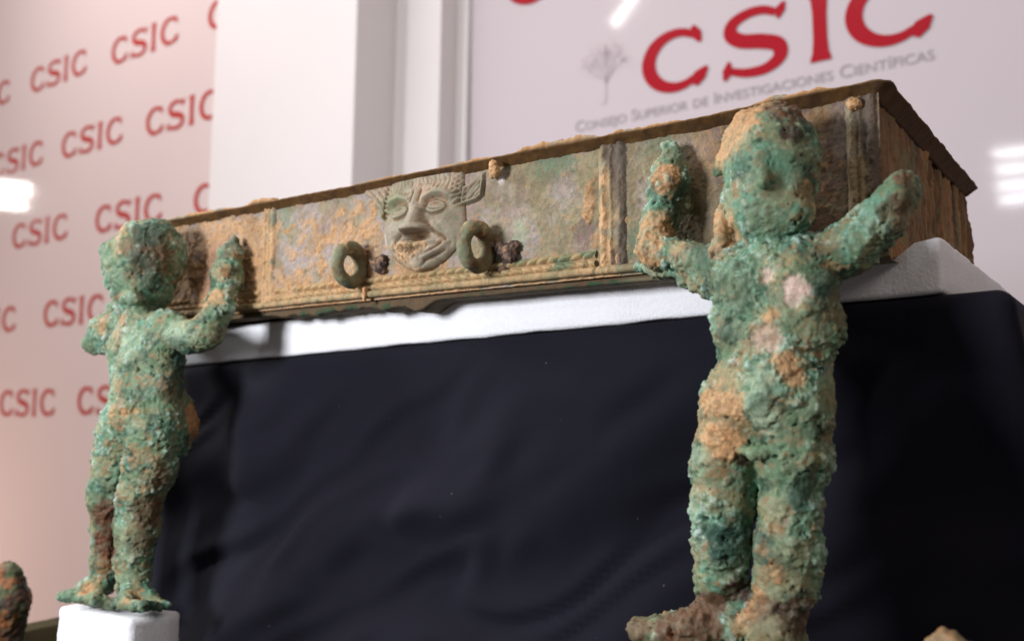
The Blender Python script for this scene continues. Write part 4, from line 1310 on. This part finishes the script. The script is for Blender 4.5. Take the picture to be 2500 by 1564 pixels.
R_PATCH = [
    (0.7283, -0.0600, 0.0725, 0.0224, 'tan', 1.50),
    (0.7388, -0.0500, 0.0869, 0.0210, 'tan2', 1.40),
    (0.7592, -0.0550, 0.0803, 0.0175, 'brown', 1.00),
    (0.7169, -0.0500, 0.0575, 0.0122, 'tan', 1.00),
    (0.7178, -0.0550, 0.0123, 0.0180, 'tan', 1.20),
    (0.7695, -0.0680, 0.0644, 0.0108, 'dbrown', 0.90),
    (0.7759, -0.0550, 0.0732, 0.0115, 'gdark', 0.80),
    (0.7469, -0.0750, 0.0470, 0.0171, 'gteal', 0.90),
    (0.7675, -0.0720, 0.0380, 0.0112, 'teal', 0.70),
    (0.7493, -0.0700, 0.0139, 0.0171, 'green', 0.90),
    (0.7734, -0.0600, 0.0281, 0.0113, 'tan2', 0.70),
    (0.6540, -0.0300, 0.0240, 0.0148, 'tan', 1.00),
    (0.6627, -0.0300, 0.0586, 0.0131, 'orange', 0.90),
    (0.6530, -0.0350, 0.0055, 0.0147, 'tan', 1.10),
    (0.6632, -0.0200, 0.0789, 0.0100, 'gteal', 0.80),
    (0.6795, -0.0450, 0.0014, 0.0126, 'tan', 0.80),
    (0.6906, -0.0500, -0.0088, 0.0139, 'green', 0.60),
    (0.8118, -0.0550, 0.0162, 0.0123, 'teal', 0.80),
    (0.8221, -0.0500, 0.0109, 0.0123, 'brown', 0.80),
    (0.7981, -0.0600, -0.0029, 0.0137, 'teal', 0.60),
    (0.7835, -0.0600, -0.0038, 0.0112, 'tan2', 0.60),
    (0.8253, -0.0450, 0.0314, 0.0083, 'brown', 0.70),
    (0.7495, -0.0720, -0.0230, 0.0057, 'pink', 1.00),
    (0.7687, -0.0750, -0.0332, 0.0094, 'pink', 1.00),
    (0.7648, -0.0750, -0.0391, 0.0055, 'pink', 1.00),
    (0.7529, -0.0780, -0.0486, 0.0072, 'tan', 0.90),
    (0.7505, -0.0780, -0.0622, 0.0111, 'pink', 0.75),
    (0.7495, -0.0780, -0.0596, 0.0100, 'tan2', 0.90),
    (0.7269, -0.0700, -0.0280, 0.0174, 'green', 0.90),
    (0.7290, -0.0700, -0.0489, 0.0158, 'gteal', 0.70),
    (0.7234, -0.0700, -0.0577, 0.0101, 'gdark', 0.60),
    (0.7702, -0.0700, -0.0514, 0.0138, 'green', 0.60),
    (0.7801, -0.0600, -0.0312, 0.0139, 'gdark', 0.50),
    (0.7829, -0.0500, -0.0454, 0.0169, 'brown', 0.50),
    (0.7245, -0.0750, -0.0926, 0.0199, 'tan', 0.90),
    (0.7160, -0.0750, -0.1128, 0.0215, 'tan', 1.00),
    (0.7610, -0.0750, -0.0810, 0.0138, 'tan', 0.90),
    (0.7517, -0.0850, -0.0909, 0.0137, 'pale', 0.80),
    (0.7475, -0.0880, -0.1006, 0.0071, 'gteal', 0.90),
    (0.7603, -0.0850, -0.0935, 0.0068, 'teal', 0.70),
    (0.7484, -0.0850, -0.1152, 0.0150, 'pale', 0.80),
    (0.7204, -0.0800, -0.1253, 0.0141, 'orange', 0.70),
    (0.7523, -0.0900, -0.1294, 0.0121, 'pale', 0.90),
    (0.7680, -0.0700, -0.1176, 0.0164, 'green', 0.70),
    (0.7428, -0.0850, -0.1370, 0.0060, 'pale', 0.90),
    (0.7307, -0.0700, -0.1354, 0.0057, 'dbrown', 0.90),
    (0.7309, -0.0750, -0.1501, 0.0112, 'teal', 0.70),
    (0.7095, -0.0750, -0.1559, 0.0143, 'olive', 0.50),
    (0.7275, -0.0750, -0.1798, 0.0168, 'gdark', 0.70),
    (0.6960, -0.0650, -0.1956, 0.0117, 'olive', 0.60),
    (0.7598, -0.0800, -0.1724, 0.0070, 'pink', 0.70),
    (0.7658, -0.0800, -0.1744, 0.0069, 'orange', 0.80),
    (0.7650, -0.0750, -0.1867, 0.0161, 'green', 0.60),
    (0.7338, -0.0650, -0.1729, 0.0039, 'pink', 0.70),
    (0.7486, -0.0750, -0.2022, 0.0082, 'orange', 0.90),
    (0.7348, -0.0700, -0.2211, 0.0125, 'orange', 1.20),
    (0.7249, -0.0720, -0.2340, 0.0111, 'tan', 1.20),
    (0.7042, -0.0600, -0.2285, 0.0130, 'purple', 1.00),
    (0.7207, -0.0600, -0.2167, 0.0114, 'dbrown', 1.00),
    (0.6972, -0.0700, -0.2414, 0.0201, 'brown', 0.90),
    (0.6572, -0.0700, -0.2468, 0.0179, 'brown', 0.80),
    (0.6729, -0.0600, -0.2402, 0.0074, 'orange', 0.70),
    (0.7496, -0.0700, -0.2337, 0.0218, 'brown', 0.70),
    (0.7431, -0.0800, -0.2363, 0.0135, 'green', 0.40),
    (0.6486, -0.0200, -0.0024, 0.0113, 'olive', 1.30),
    (0.6778, -0.0350, -0.0108, 0.0095, 'olive', 1.20),
    (0.7035, -0.0650, -0.2328, 0.0144, 'brown', 1.10),
    (0.6856, -0.0750, -0.2419, 0.0158, 'brown', 1.10),
    (0.7580, -0.0650, -0.2265, 0.0164, 'dbrown', 0.70),
    (0.7168, -0.0750, -0.1879, 0.0127, 'gdark', 0.90),
    (0.7668, -0.0700, -0.1538, 0.0122, 'gdark', 0.70),
    (0.7717, -0.0500, -0.1178, 0.0168, 'brown', 0.40),
    (0.7700, -0.0500, -0.1671, 0.0139, 'brown', 0.40),
    (0.7037, -0.0700, -0.1360, 0.0116, 'pale', 0.70),
    (0.6966, -0.0650, -0.1700, 0.0102, 'pale', 0.60),
]
L_PATCH = [
    (0.1190, -0.0750, 0.0623, 0.0346, 'brown', 0.80),
    (0.1079, -0.0850, 0.0411, 0.0252, 'gdark', 0.60),
    (0.1410, -0.0750, 0.0353, 0.0272, 'brown', 0.80),
    (0.1522, -0.0700, -0.0460, 0.0224, 'gdark', 0.80),
    (0.1468, -0.0600, -0.0816, 0.0249, 'brown', 0.80),
    (0.1394, -0.0600, -0.1735, 0.0247, 'brown', 0.80),
    (0.1279, -0.0700, 0.0746, 0.0277, 'brown', 0.60),
    (0.0770, -0.0800, 0.0703, 0.0212, 'tan2', 0.70),
    (0.1034, -0.0700, 0.0817, 0.0211, 'gdark', 0.70),
    (0.0653, -0.0800, 0.0330, 0.0189, 'gteal', 0.80),
    (0.0966, -0.0850, 0.0048, 0.0207, 'green', 0.90),
    (0.1229, -0.0850, 0.0233, 0.0272, 'olive', 0.70),
    (0.1406, -0.0600, 0.0207, 0.0229, 'brown', 0.80),
    (0.1456, -0.0700, 0.0602, 0.0182, 'gdark', 0.80),
    (0.0391, -0.0700, 0.0716, 0.0146, 'brown', 0.70),
    (0.0679, -0.0700, -0.0172, 0.0166, 'tan2', 0.80),
    (-0.0033, -0.0600, -0.0324, 0.0198, 'gteal', 0.70),
    (0.0219, -0.0600, -0.0094, 0.0147, 'orange', 0.80),
    (0.1504, -0.0700, -0.0178, 0.0225, 'pale', 0.90),
    (0.1777, -0.0750, -0.0356, 0.0176, 'pale', 0.80),
    (0.1613, -0.0500, -0.0085, 0.0182, 'tan2', 0.80),
    (0.1871, -0.0400, 0.0398, 0.0136, 'orange', 1.00),
    (0.1858, -0.0500, 0.0101, 0.0135, 'tan', 0.80),
    (0.1731, -0.0200, 0.0692, 0.0140, 'black', 0.60),
    (0.1736, -0.0300, 0.0549, 0.0083, 'black', 0.70),
    (0.1436, -0.0800, -0.0463, 0.0201, 'gdark', 0.90),
    (0.1287, -0.0900, -0.0502, 0.0179, 'teal', 0.70),
    (0.0916, -0.0800, -0.0317, 0.0185, 'pale', 0.70),
    (0.1549, -0.0800, -0.0704, 0.0177, 'gdark', 0.70),
    (0.1229, -0.0850, -0.0738, 0.0224, 'pale', 0.50),
    (0.1190, -0.0900, -0.1018, 0.0179, 'tan2', 0.90),
    (0.0912, -0.0850, -0.1097, 0.0160, 'tan', 0.80),
    (0.1515, -0.0850, -0.1058, 0.0176, 'pale', 0.60),
    (0.1094, -0.0180, -0.1138, 0.0229, 'orange', 1.30),
    (0.1037, -0.0220, -0.1329, 0.0191, 'orange', 1.00),
    (0.0828, -0.0850, -0.1380, 0.0183, 'green', 0.80),
    (0.0876, -0.0850, -0.1541, 0.0145, 'tan', 1.10),
    (0.1410, -0.0900, -0.1312, 0.0154, 'gdark', 0.70),
    (0.1356, -0.0850, -0.1606, 0.0198, 'teal', 0.90),
    (0.1339, -0.0850, -0.1840, 0.0176, 'teal', 0.80),
    (0.1459, -0.0700, -0.1531, 0.0178, 'orange', 0.70),
    (0.0452, -0.0750, -0.1845, 0.0188, 'gteal', 0.90),
    (0.0553, -0.0700, -0.2111, 0.0224, 'brown', 1.30),
    (0.0528, -0.0680, -0.2381, 0.0233, 'brown', 1.30),
    (0.1114, -0.0600, -0.2027, 0.0205, 'brown', 0.80),
    (0.0543, -0.0700, -0.2622, 0.0186, 'orange', 0.90),
    (0.1212, -0.0750, -0.2166, 0.0156, 'teal', 0.80),
    (0.0990, -0.0750, -0.2379, 0.0203, 'pale', 0.50),
    (0.1102, -0.0600, -0.2347, 0.0182, 'brown', 0.70),
    (0.1187, -0.0600, -0.2617, 0.0180, 'dbrown', 0.80),
    (0.0394, -0.0800, -0.2804, 0.0162, 'orange', 0.90),
    (0.1153, -0.0750, -0.2755, 0.0200, 'orange', 0.90),
    (0.0238, -0.0900, -0.2886, 0.0139, 'gteal', 1.00),
    (0.0424, -0.0900, -0.2895, 0.0073, 'teal', 0.90),
    (0.0712, -0.0900, -0.2888, 0.0135, 'gteal', 0.90),
    (0.0980, -0.0850, -0.2894, 0.0178, 'green', 0.80),
    (0.1480, -0.0700, -0.2863, 0.0197, 'gdark', 0.80),
]
tag(statuette('statuette', FIG_R, 0.00085, 200.0, R_PATCH, -0.22, carve=[(0.7385, -0.076, 0.0405, 0.006, 0.0045), (0.765, -0.076, 0.0345, 0.006, 0.0035), (0.746, -0.078, 0.017, 0.006, 0.0016)],
              cuts=[((0.7395, -0.086, -0.1460, 0.0042), (0.7365, -0.068, -0.1700, 0.0034)), ((0.7365, -0.076, -0.1700, 0.0018), (0.733, -0.070, -0.215, 0.0022)), ((0.7265, -0.082, -0.126, 0.0022), (0.731, -0.084, -0.142, 0.0030)),
                    ((0.712, -0.054, 0.0440, 0.0045), (0.718, -0.058, 0.0430, 0.0050))], calm=[(0.748, -0.068, 0.036, 0.036)]),
    'large green crusted statuette with raised arms at the right end')
tag(statuette('statuette', FIG_L, 0.0012, 240.0, L_PATCH, -0.25, nod=0.9, cuts=[((0.0585, -0.078, -0.190, 0.0028), (0.0535, -0.066, -0.262, 0.0035))]),
    'darker green statuette standing on the foam block at the left end')


# ------------------------------------------------------------------ other finds at the picture's lower edge
def frag_mesh(name, chains, seed, brown):
    D, lo = sdf_chains(chains, 0.0015, k=0.01)
    V, F = surface_nets(D, lo, 0.0015)
    N = normals(V, F)
    V2 = V + N * (0.003 * fbm(V, 0.02, 4, seed) + 0.0022 * fbm(V, 0.007, 4, seed + 1))[:, None]
    ones = np.ones((len(V), 1))
    c = mix((lin(78, 84, 56) if brown > 0 else lin(150, 116, 84)) * ones, (K['dbrown'] if brown > 0 else lin(92, 84, 58)) * ones, sst(-.3, .3, fbm(V, 0.03, 3, seed + 2) + max(brown, 0)))
    c = mix(c, lin(150, 92, 52), sst(.1, .5, fbm(V, 0.025, 3, seed + 3)) * .7)
    c = mix(c, K['gdark'], sst(.1, .5, fbm(V, 0.015, 3, seed + 4)) * (.6 if brown > 0 else .1))
    return mesh_from(name, V2, F, M_CRUST, col=c)


fr = obj('bronze_fragment', frag_mesh('bronze_fragment', [[(-.236, -.02, -.305, .020), (-.232, -.02, -.330, .026), (-.235, -.02, -.352, .024)], [(-.222, -.02, -.300, .013), (-.216, -.02, -.335, .018)], [(-.235, -.02, -.352, .024), (-.236, -.02, -.498, .022)], [(-.262, -.02, -.315, .02), (-.262, -.02, -.498, .02)]], 300.0, .1))
tag(fr, 'dark brown and green corroded bronze lump at the lower left', 'bronze fragment')
fr2 = obj('bronze_fragment', frag_mesh('bronze_fragment', [[(.843, -.090, -.226, .0065), (.846, -.090, -.240, .012), (.846, -.090, -.30, .012), (.846, -.09, -.506, .014)], [(.853, -.090, -.2285, .007), (.858, -.090, -.236, .0065), (.856, -.09, -.26, .01)]], 320.0, -.9))
tag(fr2, 'tan earth-covered fragment tip at the lower right edge', 'bronze fragment')

# shallow bronze basin, only its rim showing beside the foam block
nu, nv = 120, 14
a = np.linspace(0, 2 * math.pi, nu, endpoint=False)
pr = np.array([(0.105, -0.378), (0.113, -0.376), (0.118, -0.373), (0.121, -0.374), (0.121, -0.378), (0.116, -0.383), (0.113, -0.400), (0.100, -0.44), (0.07, -0.495), (0.05, -0.5185), (0.002, -0.5185), (0.05, -0.49), (0.085, -0.44), (0.101, -0.38)])
ctr_ = np.array([-0.165, 0.055])
pr = np.concatenate([pr, pr[:1]])
V = np.stack([(ctr_[0] + pr[None, :, 0] * np.cos(a)[:, None]).ravel(), (ctr_[1] + pr[None, :, 0] * np.sin(a)[:, None]).ravel(), np.repeat(pr[None, :, 1], nu, 0).ravel()], 1)
V[:, 2] += 0.0012 * fbm(V, 0.03, 3, 330.0)
c = mix(np.tile(lin(84, 76, 50), (len(V), 1)), K['dbrown'], sst(-.2, .4, fbm(V, 0.02, 3, 331.0)))
bs = obj('bronze_basin', mesh_from('bronze_basin', V, grid_faces(nu, len(pr), True), M_PANEL, col=c))
tag(bs, 'shallow olive brown bronze basin beside the small foam block', 'basin')
